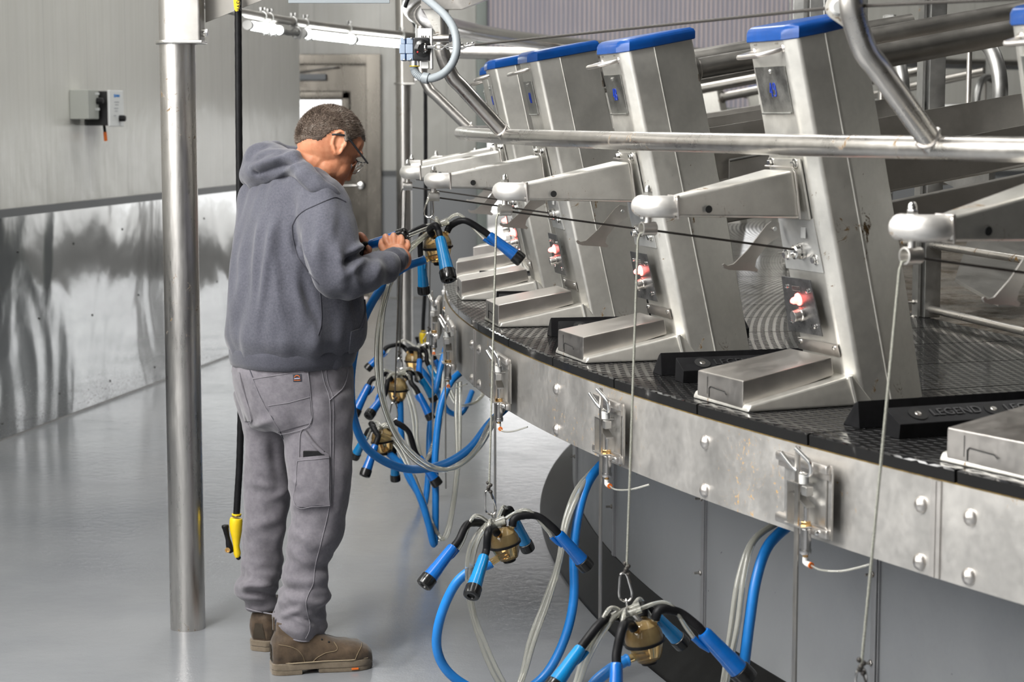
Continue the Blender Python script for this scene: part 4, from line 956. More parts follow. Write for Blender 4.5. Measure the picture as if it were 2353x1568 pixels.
# unit 46 and 45, 44 - hanging further off
cluster('f','milking cluster nearest the man\'s thigh, hanging on the cord of stanchion 46',46,7.229,(880,1012),27,(-.15,-1,-.05),
 [(863,1022,-.08,837,1096,-.12,BLUE,(868,1000,-.06),4.2),
  (905,1040,.06,908,1092,.08,BLUE2,(900,1010,.05),.9),
  (962,1050,.02,1008,1116,.02,BLUE,(938,992,.01),.1),
  (842,1000,.10,815,1050,.14,BLUE2,(858,985,.08),2.4)],
 [(893,1042,0),(915,1062,0),(945,1095,0),(968,1150,0),(985,1205,0),(998,1250,0.02),(1001,1150,.04),(1000,1050,.06),(1012,940,.09),(1035,880,.12),(1060,855,.16)],
 [(872,1000,-.01),(905,1020,-.01),(938,1075,0),(962,1130,0),(990,1215,.02),(1015,1240,.03),(1036,1180,.05),(1050,1060,.07),(1048,950,.1),(1050,880,.15)],
 (880,978),((905,926),(904,966)),cupL=.155)
cord(46,907,920,CABLE,'dark lift cord of stanchion 46 running down behind the clear tube loop')
cluster('d','milking cluster with amber bowl behind the clear tube loop, hung from stanchion 45',45,8.192,(913,895),25,(0,-1,-.05),
 [(848,884,-.05,812,956,-.08,BLUE,(870,866,-.04),2.9),
  (880,912,-.12,846,958,-.22,BLUE,(890,880,-.1),4.0),
  (962,905,-.04,992,965,-.06,BLUE,(945,880,-.03),.2),
  (968,870,.10,995,915,.12,BLUE2,(950,858,.08),.9)],
 [(920,928,0),(921,975,0),(925,1040,.02),(935,1090,.03),(958,1130,.05),(975,1160,.08),(985,1080,.1),(988,980,.14),(1005,880,.18),(1024,800,.22)],
 [(935,905,0),(948,960,.02),(955,1020,.05),(975,1060,.08),(1000,1000,.12),(1016,900,.17),(1020,820,.22)],
 (916,856),((919,824),(917,848)),cupL=.155)
cord(45,918,816,CABLE,'dark lift cord of stanchion 45 running straight down left of the far post')
cluster('e','farthest milking cluster hanging on the cord of stanchion 44, above the blue hose loops',44,9.155,(952,829),22,(0,-1,0),
 [(883,806,-.04,842,850,-.06,BLUE,(915,792,-.02),2.9),
  (964,826,-.12,962,868,-.18,BLUE,(962,805,-.1),4.4),
  (1000,826,.02,1020,870,.03,BLUE,(990,800,.02),.3),
  (985,840,-.06,1006,885,-.08,BLUE2,(980,812,-.04),5.6)],
 [(968,850,0),(985,870,.02),(1005,900,.05),(1030,945,.10),(1062,948,.16),(1085,900,.25)],
 [(985,830,.02),(1020,880,.06),(1050,930,.12),(1090,925,.2),(1112,900,.26)],
 (963,797),((985,766),(978,790)),cupL=.155)
cord(44,986,760,CABLE,'dark lift cord of stanchion 44, farthest one, beside the far black hose')
# unit 47 - in the man's hands
cluster('a','milking cluster pulled up to its pulley, one cup in the man\'s hands',47,6.273,(1006,567),33,(-.12,-1,-.06),
 [(1011,546,-.12,1032,645,-.20,BLUE2,(1000,518,-.1),4.4),
  (1122,540,-.02,1200,600,-.02,BLUE,(1068,507,-.02),.1),
  (968,592,.10,973,660,.12,BLUE2,(968,545,.08),1.9),
  (848,563,-.30,935,538,-.34,BLUE,(840,600,-.22),2.9)],
 [(968,600,-.02),(935,612,-.04),(895,640,-.05),(858,690,-.06),(832,745,-.06),(813,815,-.06),(806,890,-.06),(814,965,-.06),(840,1026,-.08),(890,1064,-.1),(950,1079,-.1),(1020,1067,-.1),(1080,1030,-.09),(1124,975,-.06),(1165,935,.0)],
 [(985,535,-.02),(945,565,-.04),(912,610,-.06),(885,680,-.1),(868,760,-.12),(866,850,-.13),(880,930,-.14),(908,1000,-.15),(950,1055,-.16),(1000,1080,-.16),(1050,1073,-.15),(1095,1030,-.12),(1125,975,-.08),(1160,930,-.02)],
 (1010,513),((989,452),(984,500)),cupL=.165)
o=cord(47,989,450,CABLEG,'pale lift cord of stanchion 47 stretched level to its pulley above the held cluster',knot=False)
# ================================================================ the man
from mathutils.bvhtree import BVHTree
MF=V((.766,.643,0)); MR=V((.643,-.766,0))           # facing, and his right
def evalmesh(bm,mods):
    me=bpy.data.meshes.new('tmp'); bm.to_mesh(me); bm.free(); o=bpy.data.objects.new('tmp',me); COL.objects.link(o)
    for ty,kw in mods:
        m=o.modifiers.new('m',ty)
        for k,v in kw.items(): setattr(m,k,v)
    dg=bpy.context.evaluated_depsgraph_get(); dg.update(); r=bpy.data.meshes.new_from_object(o.evaluated_get(dg))
    bpy.data.objects.remove(o); bpy.data.meshes.remove(me)
    b=B(); b.from_mesh(r); bpy.data.meshes.remove(r); return b
def remesh(bm,vox,sm=4,fac=.5):
    bmesh.ops.recalc_face_normals(bm,faces=list(bm.faces))
    return evalmesh(bm,[('REMESH',dict(mode='VOXEL',voxel_size=vox)),('SMOOTH',dict(factor=fac,iterations=sm))])
def ell(c,a,b,ra,rb,n=28,p=2.3):
    out=[]
    for k in range(n):
        t=2*PI*k/n; ct,st=math.cos(t),math.sin(t)
        out.append(c+a*(ra*math.copysign(abs(ct)**(2/p),ct))+b*(rb*math.copysign(abs(st)**(2/p),st)))
    return out
def pxrings(bm,rows,kab=1.12,shrink=1.0,n=32,cap=True,p=2.25):
    "rows (y,xl,xr,Y[,kab]) -> horizontal elliptical rings matching the picture half width"
    R=[]
    for row in rows:
        y,xl,xr,Y=row[:4]; k=row[4] if len(row)>4 else kab
        c=at((xl+xr)/2,y,Y); hw=(xr-xl)/2/FPX*Y*shrink
        s=hw/math.sqrt((k*MR.x)**2+(MF.x)**2)
        R.append(ell(c,MR,MF,s*k,s,n,p))
    rings(bm,R); return bm
def limb(bm,pts,n=20):
    "pts [(px,py,Y,r)]"
    P=[at(x,y,Y) for x,y,Y,r in pts]; SP=spline(P,6); rr=[]
    for i in range(len(pts)-1):
        for j in range(6): t=j/6; t=t*t*(3-2*t); rr.append(pts[i][3]*(1-t)+pts[i+1][3]*t)
    rr.append(pts[-1][3]); tube(bm,SP,rr,n); ball(bm,P[0],pts[0][3]*.98); ball(bm,P[-1],pts[-1][3]*.98); return bm
def displace(bm,f):
    bm.normal_update()
    for v,d in [(v,v.normal*f(v.co)) for v in bm.verts]: v.co+=d
def bvh(bm): return BVHTree.FromBMesh(bm)
def stick(tree,px,py,off=.0):
    d=ray(px,py).normalized(); h,n,i,dist=tree.ray_cast(CAM,d)
    if h is None:
        h=at(px,py,5.8); q=tree.find_nearest(h); h,n=q[0],q[1]
    if n.dot(d)>0: n=-n
    return h+n*off
def stuck_line(tree,pts,off,k=8): return [stick(tree,*p[:2],off) for p in [(q.x,q.y) for q in spline([(x,y,0) for x,y in pts],k)]]
def patch(tree,quad,off,nu=10,nv=10,bot=0):
    "picture quad (tl,tr,br,bl) wrapped on the surface as a thin raised patch"
    bm=B(); G=[]
    for j in range(nv+1):
        row=[]
        for i in range(nu+1):
            s,t=i/nu,j/nv
            x=(quad[0][0]*(1-s)+quad[1][0]*s)*(1-t)+(quad[3][0]*(1-s)+quad[2][0]*s)*t
            y=(quad[0][1]*(1-s)+quad[1][1]*s)*(1-t)+(quad[3][1]*(1-s)+quad[2][1]*s)*t
            row.append((stick(tree,x,y,off),stick(tree,x,y,-.004)))
        G.append(row)
    top=[[bm.verts.new(c[0]) for c in r] for r in G]; low=[[bm.verts.new(c[1]) for c in r] for r in G]
    for j in range(nv):
        for i in range(nu):
            bm.faces.new((top[j][i],top[j][i+1],top[j+1][i+1],top[j+1][i])); bm.faces.new((low[j][i],low[j+1][i],low[j+1][i+1],low[j][i+1]))
    edge=[(0,i) for i in range(nu)]+[(j,nu) for j in range(nv)]+[(nv,nu-i) for i in range(nu)]+[(nv-j,0) for j in range(nv)]
    for a,b in zip(edge,edge[1:]+edge[:1]): bm.faces.new((top[a[0]][a[1]],low[a[0]][a[1]],low[b[0]][b[1]],top[b[0]][b[1]]))
    return bm
# ---- cloth and skin materials
def cloth(name,c0,c1,scale,weave,rough=.9,wear=None):
    k=NT(name); v=k.coord('Object'); a=k.noise(v,scale,6,.75); b=k.noise(v,3.5,4,.6); f=k.noise(v,weave,2)
    m=k.math('ADD',k.math('MULTIPLY',a,.6),k.math('MULTIPLY',b,.4))
    k.to('Base Color',k.ramp(m,[(.36,c0),(.64,c1)])); k.set(Roughness=rough,Sheen_Weight=.25,Sheen_Roughness=.5); k.b.inputs['Specular IOR Level'].default_value=.2
    k.bump(f,.25,.0012); return k.m
HOOD=cloth('heather_grey_fleece',(.047,.048,.063),(.100,.101,.123),170,420)
HOODD=cloth('ribbed_grey_band',(.042,.043,.057),(.080,.081,.100),200,500)
PANT=cloth('grey_work_canvas',(.118,.110,.126),(.190,.178,.196),60,700,.8)
STITCH=plain('grey_stitching',(.20,.19,.21),.8)
SEAMD=plain('dark_seam',(.045,.045,.058),.9)
def skin():
    k=NT('tanned_skin'); v=k.coord('Object'); a=k.noise(v,38,5,.7); b=k.noise(v,9,3); f=k.noise(v,420,2)
    k.to('Base Color',k.ramp(k.math('ADD',k.math('MULTIPLY',a,.5),k.math('MULTIPLY',b,.5)),[(.32,(.43,.155,.078)),(.52,(.55,.235,.128)),(.68,(.62,.295,.175))]))
    k.set(Roughness=.48,Subsurface_Weight=.12,Subsurface_Radius=(.010,.004,.002)); k.b.inputs['Specular IOR Level'].default_value=.4
    k.bump(f,.15,.0008); return k.m
SKIN=skin()
HAIRM=NT('short_hair'); _v=HAIRM.coord('Object'); HAIRM.to('Base Color',HAIRM.ramp(HAIRM.noise(_v,26,6,.8),[(.34,(.048,.031,.021)),(.52,(.13,.092,.068)),(.70,(.33,.29,.25))])); HAIRM.set(Roughness=.6); HAIRM.bump(HAIRM.noise(_v,260,3),.8,.004); HAIRM=HAIRM.m
LEATHER=cloth('worn_brown_leather',(.032,.021,.013),(.100,.068,.042),26,240,.62)
SOLE=cloth('dusty_brown_sole',(.10,.080,.055),(.20,.16,.115),30,260,.8)
# ---- body (one continuous skin, mostly under the clothes)
HY=5.80; yaw=math.radians(16)
def hp(px,py,lat=0.0):
    "head point: picture position in the middle plane of the head, then sideways toward his right (the camera)"
    x0=at(758,318,HY).x; d=ray(px,py)
    s=math.sin(yaw)/math.cos(yaw)
    Y=(HY-s*x0)/(1-s*d.x/d.y); p=at(px,py,Y)
    return p+V((math.sin(yaw),-math.cos(yaw),0))*lat
HL=V((math.sin(yaw),-math.cos(yaw),0)); HF=V((math.cos(yaw),math.sin(yaw),0))
hm=MX((HF,HL,V((0,0,1)))).transposed().to_4x4()
def hball(bm,px,py,lat,r,pitch=0,n=20):
    m=hm@MX.Rotation(math.radians(pitch),4,'Y'); ball(bm,hp(px,py,lat),r,m,n)
TORSO=[(836,537,803,5.86,1.10),(805,531,815,5.86,1.10),(786,523,830,5.86,1.10),(770,518,837,5.86,1.10),(740,519,839,5.86,1.1),(700,521,836,5.86,1.1),(640,525,826,5.86,1.15),(580,529,810,5.86,1.25),(520,536,797,5.86,1.35),(475,546,787,5.86,1.42),(440,557,775,5.86,1.45),(415,576,757,5.85,1.42),(396,604,737,5.84,1.3),(380,640,724,5.83,1.15)]
RARM=[(742,478,5.70,.082),(752,530,5.66,.083),(765,590,5.62,.080),(780,634,5.60,.068),(830,634,5.63,.060),(872,618,5.70,.050),(902,602,5.76,.042)]
LARM=[(616,472,6.0,.066),(630,545,6.10,.070),(650,620,6.18,.07),(720,640,6.16,.060),(775,612,6.10,.048),(800,592,6.07,.040)]
PELV=[(826,540,800,5.86,1.1),(850,532,806,5.86,1.1),(880,536,808,5.86,1.1),(920,547,810,5.86,1.1),(955,558,811,5.86,1.1),(985,585,800,5.86,1.1)]
RLEG=[(900,622,809,5.81,1.0),(960,638,811,5.80,.95),(1000,648,811,5.79,.95),(1080,660,808,5.77,.95),(1160,668,800,5.76,.95),(1200,668,793,5.76,.95),(1240,662,787,5.755,.95),(1280,655,767,5.75,.95),(1310,649,754,5.75,.95),(1350,644,757,5.75,.95),(1390,637,752,5.75,.95),(1412,631,746,5.75,.95),(1432,629,751,5.75,.95),(1450,640,752,5.75,.95),(1466,655,748,5.75,.95)]
LLEG=[(900,536,705,5.93,1.0),(960,553,690,5.95,.95),(1000,561,680,5.96,.95),(1080,565,670,5.97,.95),(1160,560,666,5.98,.95),(1220,556,658,5.98,.95),(1290,552,653,5.98,.95),(1325,546,650,5.98,.95),(1350,542,645,5.98,.95),(1368,547,640,5.98,.95),(1386,558,636,5.98,.95),(1402,566,634,5.98,.95)]
b=B()
pxrings(b,[r for r in TORSO if r[0]<800],shrink=.80); pxrings(b,PELV[:-1],shrink=.76)
pxrings(b,RLEG[:-2],shrink=.60); pxrings(b,LLEG[:-2],shrink=.50)
limb(b,[(x,y,Y,r*.52) for x,y,Y,r in RARM]+[(925,594,5.80,.027)])
limb(b,[(x,y,Y,r*.66) for x,y,Y,r in LARM]+[(818,578,6.045,.027)])
for pts in ([(692,1430,5.75,.036),(686,1490,5.75,.030),(730,1515,5.77,.026),(800,1524,5.81,.022)],[(603,1375,5.985,.034),(606,1450,6.0,.026),(625,1463,6.06,.026),(640,1462,6.12,.022)]): limb(b,pts,14)
# neck and head
limb(b,[(690,430,5.83,.085),(712,392,HY+.01,.070),(732,362,HY,.064),(750,335,HY,.062)])
hball(b,757.5,319,0,(.0965,.076,.0955),0,32)
hball(b,740,322,0,(.075,.070,.080))
hball(b,800,318,0,(.040,.058,.050),28); hball(b,812,336,0,(.026,.052,.042),30)
hball(b,822,352,0,(.014,.046,.012),30)                       # brow
hball(b,780,360,0,(.046,.060,.052),30); hball(b,779,384,.022,(.031,.034,.038),35); hball(b,779,384,-.022,(.031,.034,.038),35)
hball(b,768,388,0,(.046,.055,.040),30); hball(b,760,374,.038,(.036,.022,.040),35); hball(b,760,374,-.038,(.036,.022,.040),35)
hball(b,767,410,0,(.034,.038,.030),40); hball(b,768,434,0,(.017,.024,.017),30)   # jaw, chin
t_=[hp(815,368),hp(809,383),hp(802,397),hp(797,407)]; tube(b,t_,[.009,.010,.0115,.011],12); hball(b,799,408.5,0,(.0105,.0115,.0105)); hball(b,791,408,.011,(.010,.0075,.009)); hball(b,791,408,-.011,(.010,.0075,.009))
hball(b,780,420,0,(.012,.021,.0062),35); hball(b,776,427,0,(.012,.019,.0066),35)  # lips
hball(b,764,398,.0,(.03,.045,.03),35)
hball(b,750,382,0,(.056,.0605,.052)); hball(b,764,372,0,(.045,.061,.045))
# ear (near) and far ear
for s in (1,-1):
    ec=hp(770,329,.0715*s); m=hm@MX.Rotation(math.radians(12),4,'Y')@MX.Rotation(math.radians(16*s),4,'Z')
    ball(b,ec,(.0155,.007,.030),m,18)
    L=[]
    for k in range(22):
        a=math.radians(-70+k*15.5); rx=.0185*(1 if math.sin(a)>-.3 else .75); L.append(ec+m@V((rx*math.cos(a)-.001,.0065*s+.003*s*math.cos(a+2.8),.0335*math.sin(a)+.001)))
    tube(b,L,.0045,8); ball(b,ec+m@V((-.002,.004*s,-.028)),(.009,.006,.010),m,12); ball(b,ec+m@V((.012,.004*s,-.006)),(.005,.006,.009),m,12)
# hands
def finger(b,pts,r0=.0095,r1=.0072):
    P=spline([at(*p) for p in pts],5); n=len(P); tube(b,P,[r0+(r1-r0)*i/(n-1)+(.0009*math.exp(-((i%5))**2) if 0<i<n-2 else 0) for i in range(n)],12); ball(b,P[-1],r1*1.0,n=10); ball(b,P[0],r0,n=10)
# right hand: back of the hand to the camera, fingers curled over and behind the cup mouth
limb(b,[(925,600,5.80,.027),(922,592,5.82,.028),(914,581,5.845,.027)],14)
for x,y,Y,rx,rz in ((906,578,5.86,.024,.022),(918,582,5.855,.024,.026),(926,588,5.85,.019,.024),(897,569,5.875,.017,.018)): ball(b,at(x,y,Y),(rx,.015,rz))
finger(b,[(896,565,5.872),(888,553,5.88),(886,545,5.91),(886,544,5.945),(888,549,5.972)],.0105,.0085)
finger(b,[(908,566,5.866),(905,551,5.878),(904,543,5.905),(905,541,5.945),(906,548,5.970)],.0105,.0085)
finger(b,[(921,569,5.862),(923,556,5.868),(922,548,5.892),(921,545,5.93),(921,553,5.958)],.0102,.0082)
finger(b,[(932,577,5.86),(937,567,5.868),(936,558,5.892),(932,556,5.925),(930,563,5.945)],.0092,.0075)
finger(b,[(898,586,5.862),(884,577,5.874),(877,565,5.89),(878,556,5.915),(883,556,5.935)],.0118,.0088)
# left hand: half hidden behind the sleeve, fingertips on the tail of the cup
limb(b,[(806,588,6.06,.027),(818,580,6.045,.028),(828,574,6.03,.026)],14)
for x,y,Y in ((826,572,6.035),(832,566,6.02)): ball(b,at(x,y,Y),(.02,.018,.026))
finger(b,[(824,552,6.02),(828,541,6.0),(836,547,5.985),(844,560,5.972)],.0108,.0082)
finger(b,[(832,568,6.01),(840,562,5.99),(847,568,5.965),(850,575,5.955)],.0098,.0078)
finger(b,[(832,578,6.015),(841,577,5.99),(848,581,5.965),(850,587,5.96)],.0098,.0078)
finger(b,[(830,588,6.02),(838,588,6.0),(845,591,5.975),(847,596,5.97)],.0092,.0074)
finger(b,[(826,596,6.03),(833,598,6.01),(838,601,5.99),(839,605,5.985)],.0082,.0066)
body=remesh(b,.0028,3,.45)
headtree=bvh(body)
PERSON=obj('person',body.copy(),SKIN,None,angle=180,origin=(atz(665,1510,0).x,5.86,0))
tag(PERSON,'man in grey hoodie and work trousers bending over a blue milking cup','person')
# ---- hair
def hairy(x): 
    T=[(660,337),(676,336),(700,324),(713,320),(730,327),(742,321),(752,313),(764,303),(778,300),(787,312),(792,328),(806,327),(818,320),(828,316),(838,329),(860,329)]
    for (x0,y0),(x1,y1) in zip(T,T[1:]):
        if x<=x1: return y0+(y1-y0)*(x-x0)/(x1-x0)
    return 329
def pix(p):
    d=p-CAM; f_=d.y*CP-d.z*SP; return W/2+FPX*d.x/f_, HH/2-FPX*(d.y*SP+d.z*CP)/f_
hb_=body.copy(); hb_.normal_update(); dele=[]
hc=hp(757,319)
for v in hb_.verts:
    x,y=pix(v.co)
    lat=(v.co-hc).dot(HL)
    keep=(v.co-hc).length<.125 and y<hairy(x)+2.2*NZ.noise(v.co*120) and not (abs(lat)>.074 and 750<x<790 and y>296)
    if not keep: dele.append(v)
bmesh.ops.delete(hb_,geom=dele,context='VERTS'); hb_.normal_update()
seeds=[(f.calc_center_median(),f.normal.copy()) for f in hb_.faces]
bd=set(v for e in hb_.edges if e.is_boundary for v in e.verts)
for v,d in [(v,v.normal*(-.0008 if v in bd else .0022+.0012*NZ.noise(v.co*180))) for v in hb_.verts]: v.co+=d
rnd=random.Random(3)
for c,n in seeds:
    x,y=pix(c); fade=max(0,min(1,(hairy(x)-y)/14))
    for _ in range(2):
        if rnd.random()<.25+.75*fade:
            L=(.0045+.0055*rnd.random())*(.45+.55*fade); comb=(HF*.75+V((0,0,-.45))); d=(n*.85+(comb-n*comb.dot(n))*.7+V((rnd.uniform(-.35,.35),rnd.uniform(-.35,.35),rnd.uniform(-.35,.35)))).normalized()
            s=d.cross(V((rnd.uniform(-1,1),rnd.uniform(-1,1),rnd.uniform(-1,1)))).normalized()*.00062
            o=c+n*.001+V((rnd.uniform(-1,1),rnd.uniform(-1,1),rnd.uniform(-1,1)))*.0016
            vs=[hb_.verts.new(q) for q in (o-s,o+s,o+d*L)]; hb_.faces.new(vs)
me_=obj('hair',hb_,HAIRM,PERSON,angle=180)
body.free()
# stubble: slightly darker brows, eye, brow
bm=B(); tube(bm,[hp(827,354,.014),hp(825,352,.030),hp(818,349,.044)],[.0035,.004,.002],8); tube(bm,[hp(827,354,-.014),hp(825,352,-.030),hp(818,349,-.044)],[.0035,.004,.002],8); obj('eyebrow',bm,HAIRM,PERSON)
for s in (1,-1):
    bm=B(); ball(bm,hp(797,380,.031*s),.0112,n=14); e_=obj('eyeball',bm,plain('eye_white%d'%s,(.62,.58,.54),.2),PERSON)
    bm=B(); tube(bm,[hp(812,372,.018*s),hp(811.5,377,.031*s),hp(804,380,.043*s)],[.0025,.0032,.002],8); obj('eyelid',bm,SKIN,PERSON)
# glasses
GL=None
FR=plain('black_glasses_frame',(.012,.012,.014),.35)
bm=B()
s=1; tube(bm,[hp(752,309,.0735*s),hp(764,308.5,.079*s),hp(780,311,.081*s),hp(792,321,.080*s),hp(831,371,.070*s),hp(834,374,.066*s)],[.003,.0034,.003,.0034,.0028,.003],10)
GL=obj('glasses',bm,FR,PERSON)
bm=B(); s=-1; tube(bm,[hp(752,309,.0735*s),hp(764,308.5,.079*s),hp(780,311,.081*s),hp(792,321,.080*s),hp(831,371,.070*s),hp(834,374,.066*s)],[.003,.0034,.003,.0034,.0028,.003],10); obj('temple_arm',bm,FR,GL)
for s in (1,-1):
    cc=hp(819,387,.034*s); ud=(hp(833,373,.034*s)-hp(805,401,.034*s)).normalized(); nd=ud.cross(HL).normalized()
    L=[cc+ud*(.0225*math.copysign(abs(math.sin(a))**.8,math.sin(a)))+HL*(.028*math.copysign(abs(math.cos(a))**.8,math.cos(a)))+nd*0 for a in [2*PI*k/28 for k in range(28)]]
    bm=B(); tube(bm,L,.0012,8,closed=True); obj('lens_rim',bm,CHROME,GL)
    bm=B(); R0=[p-nd*.0009 for p in L]; R1=[p+nd*.0009 for p in L]; rings(bm,[R0,R1]); obj('lens',bm,GLASS,GL)
    bm=B(); tube(bm,[hp(834,374,.067*s),hp(833.5,373,.055*s),hp(833,372.5,.034*s),hp(832,374,.012*s)],.0022,8); obj('brow_bar',bm,FR,GL)
# ---- hoodie
def foldn(p,fx,fz,amp): return amp*NZ.noise(V((p.x*fx,p.y*fx,p.z*fz)))
b=B(); pxrings(b,TORSO,n=40); limb(b,RARM[:-1]+[(893,607,5.745,.043)]); limb(b,LARM)
# shoulders
limb(b,[(742,470,5.70,.078),(712,440,5.76,.075),(660,430,5.86,.075),(622,446,5.95,.068)],16)
hd=remesh(b,.0075,6,.5)
gl=lambda x,c,s: math.exp(-((x-c)/s)**2)
def hoodfold(p):
    x,y=pix(p); z=p.z
    a=foldn(p,15,3.2,.013)+foldn(p+V((3,1,7)),26,9,.007)
    # long drag folds down the back toward the hem
    if x<735 and y>440:
        for x0,y0,x1,y1,w,am in ((600,470,575,760,9,.007),(640,480,585,780,10,.008),(668,520,700,770,11,.006),(622,500,650,760,9,.005),(672,600,742,770,12,-.010),(560,560,540,740,9,.005)):
            if y0<y<y1: xc=x0+(x1-x0)*(y-y0)/(y1-y0); a+=1.9*am*gl(x,xc,w)*math.sin(PI*(y-y0)/(y1-y0))
    for x0,y0,x1,y1,w,am in ((690,520,735,640,8,.010),(725,520,745,650,9,.006),(775,560,790,640,8,.007),(838,575,785,610,7,-.014),(845,590,790,640,8,.010),(838,560,800,585,7,.012),(870,590,862,650,8,.006),(770,480,760,560,9,.005),(805,600,830,670,9,.006),(672,520,684,600,6,-.012)):
        t=((x-x0)*(x1-x0)+(y-y0)*(y1-y0))/((x1-x0)**2+(y1-y0)**2)
        if -.15<t<1.15:
            dd=abs((x-x0)*(y1-y0)-(y-y0)*(x1-x0))/math.hypot(x1-x0,y1-y0); a+=1.8*am*gl(dd,0,w)*max(0,1-abs(t-.5)*1.7)
    return a
displace(hd,hoodfold)
hd=evalmesh(hd,[('SMOOTH',dict(factor=.5,iterations=2))])
ht=bvh(hd)
HO=obj('hoodie',hd,HOOD,PERSON,angle=180)
# hood lying on the shoulders
b=B()
m=MX.Rotation(math.radians(-18),4,'Y')
limb(b,[(776,452,5.68,.016),(748,436,5.655,.022),(716,416,5.662,.028),(692,392,5.70,.031),(660,368,5.79,.036),(618,356,5.90,.040),(620,350,5.99,.034),(660,352,6.03,.026),(715,372,6.01,.022)],16)
limb(b,[(676,386,5.745,.028),(640,376,5.78,.044),(612,388,5.82,.054),(594,400,5.87,.052),(588,400,5.95,.045)],16)
limb(b,[(600,360,5.86,.044),(590,376,5.88,.046),(588,402,5.86,.042)],16)
hoodb=remesh(b,.006,7,.5)
def hoodf2(p):
    x,y=pix(p); a=foldn(p,22,22,.008)
    for x0,y0,x1,y1,w,am in ((570,385,690,352,6,.008),(580,405,700,362,5,-.009),(566,372,640,345,5,-.006),(580,395,592,402,4,-.008),(600,425,690,372,6,.005)):
        t=((x-x0)*(x1-x0)+(y-y0)*(y1-y0))/((x1-x0)**2+(y1-y0)**2)
        if 0<t<1: dd=abs((x-x0)*(y1-y0)-(y-y0)*(x1-x0))/math.hypot(x1-x0,y1-y0); a+=1.6*am*gl(dd,0,w)*math.sin(PI*t)**.5
    return a
displace(hoodb,hoodf2); hoodb=evalmesh(hoodb,[('SMOOTH',dict(factor=.5,iterations=2))])
obj('hood',hoodb,HOOD,HO,angle=180)
b=B(); pxrings(b,[(838,536,801,5.86),(836,532,806,5.86),(825,530,812,5.86),(808,529,817,5.86),(798,529,818,5.86),(794,534,812,5.86)],n=48,kab=1.1); displace(b,lambda p: foldn(p,30,4,.003)); obj('waistband',b,HOODD,HO,angle=180)
b=B(); limb(b,[(890,608,5.742,.041),(906,599,5.765,.0405),(912,596,5.775,.037)],20); cuffb=remesh(b,.004,3); displace(cuffb,lambda p: foldn(p,60,60,.002)); obj('cuff',cuffb,HOODD,HO,angle=180)
b=B(); limb(b,[(792,598,6.08,.040),(806,587,6.06,.037)],16); obj('cuff',b,HOODD,HO,angle=180)
bm=B(); tube(bm,stuck_line(ht,[(671,520),(682,500),(700,484),(730,470),(762,456),(775,455),(794,464)],.0005),.0018,6)
obj('shoulder_seam',bm,SEAMD,HO)
bm=B(); tube(bm,stuck_line(ht,[(671,520),(673,550),(684,590),(706,622),(732,652)],.0005),.0018,6); obj('armhole_seam',bm,SEAMD,HO)
bm=B(); tube(bm,stuck_line(ht,[(735,672),(738,710),(738,745),(731,770)],.0005),.0015,6); obj('side_seam',bm,SEAMD,HO)
bm=patch(ht,[(806,762),(834,752),(822,806),(800,812)],.004,6,6); obj('pouch_pocket',bm,HOOD,HO,angle=60)
bm=B(); tube(bm,stuck_line(ht,[(836,690),(838,715),(832,745),(824,758)],.002),.003,8); obj('pocket_edge',bm,SEAMD,HO)
# ---- trousers
b=B(); pxrings(b,PELV,n=40); pxrings(b,RLEG,n=32,p=2.1); pxrings(b,LLEG,n=32,p=2.1)
tr=remesh(b,.0075,5,.5)
def pantfold(p):
    x,y=pix(p); a=foldn(p,11,8,.009)+foldn(p+V((5,2,1)),24,20,.005)
    low=max(0,min(1,(y-1230)/130)); a+=low*(foldn(p,9,34,.017))
    for x0,y0,x1,y1,w,am in ((560,985,640,960,8,.008),(665,1120,620,1150,8,.007),(665,1170,740,1130,9,.007),(670,1100,700,1120,7,.006),(560,1110,640,1120,9,.006),(650,1190,570,1215,10,.006),(660,1215,740,1260,9,.007),(668,1260,735,1330,8,.007),(700,1395,640,1420,6,.012),(640,1400,740,1440,7,-.014),(650,1365,740,1390,7,.010),(560,1340,640,1350,6,.012),(555,1360,640,1372,5,-.014),(580,1330,560,1362,6,.008),(640,1350,705,1405,7,.008),(645,905,700,1010,12,-.006),(722,1440,660,1410,6,.010),(620,980,640,1130,12,-.008)):
        t=((x-x0)*(x1-x0)+(y-y0)*(y1-y0))/((x1-x0)**2+(y1-y0)**2)
        if -.1<t<1.1:
            dd=abs((x-x0)*(y1-y0)-(y-y0)*(x1-x0))/math.hypot(x1-x0,y1-y0); a+=1.6*am*gl(dd,0,w)*max(0,1-abs(t-.5)*1.7)
    return a
displace(tr,pantfold); tr=evalmesh(tr,[('SMOOTH',dict(factor=.5,iterations=2))])
tt_=bvh(tr); TR=obj('trousers',tr,PANT,PERSON,angle=180)
def pk(name,quad,off=.003): return obj(name,patch(tt_,quad,off),PANT,TR,angle=50)
bp=pk('back_pocket',[(580,868),(706,851),(717,972),(640,992)],.0025)
def st_(parent,pts,r=.0009,off=.0035,m=STITCH): 
    bm=B(); tube(bm,stuck_line(tt_,pts,off,6),r,6); return obj('stitching',bm,m,parent)
st_(bp,[(582,871),(640,862),(704,853)]); st_(bp,[(706,853),(713,910),(717,960),(700,985),(650,996),(640,990)]); st_(bp,[(582,871),(598,910),(625,960),(645,990)]); st_(bp,[(618,932),(660,926),(712,912)],.0009)
bp2=pk('back_pocket',[(533,852),(552,856),(580,968),(562,968)],.0025); st_(bp2,[(552,857),(562,900),(580,960),(572,972)])
st_(TR,[(568,818),(570,838),(600,910),(640,985),(652,1010)],.0016,.001,SEAMD)
st_(TR,[(738,846),(745,880),(757,920),(759,1000),(759,1100),(757,1160),(742,1230),(724,1300),(720,1340),(703,1385),(712,1440),(702,1468)],.0012,.0012)
st_(TR,[(748,846),(753,880),(765,920),(766,1000),(765,1100),(763,1160)],.0009,.0015)
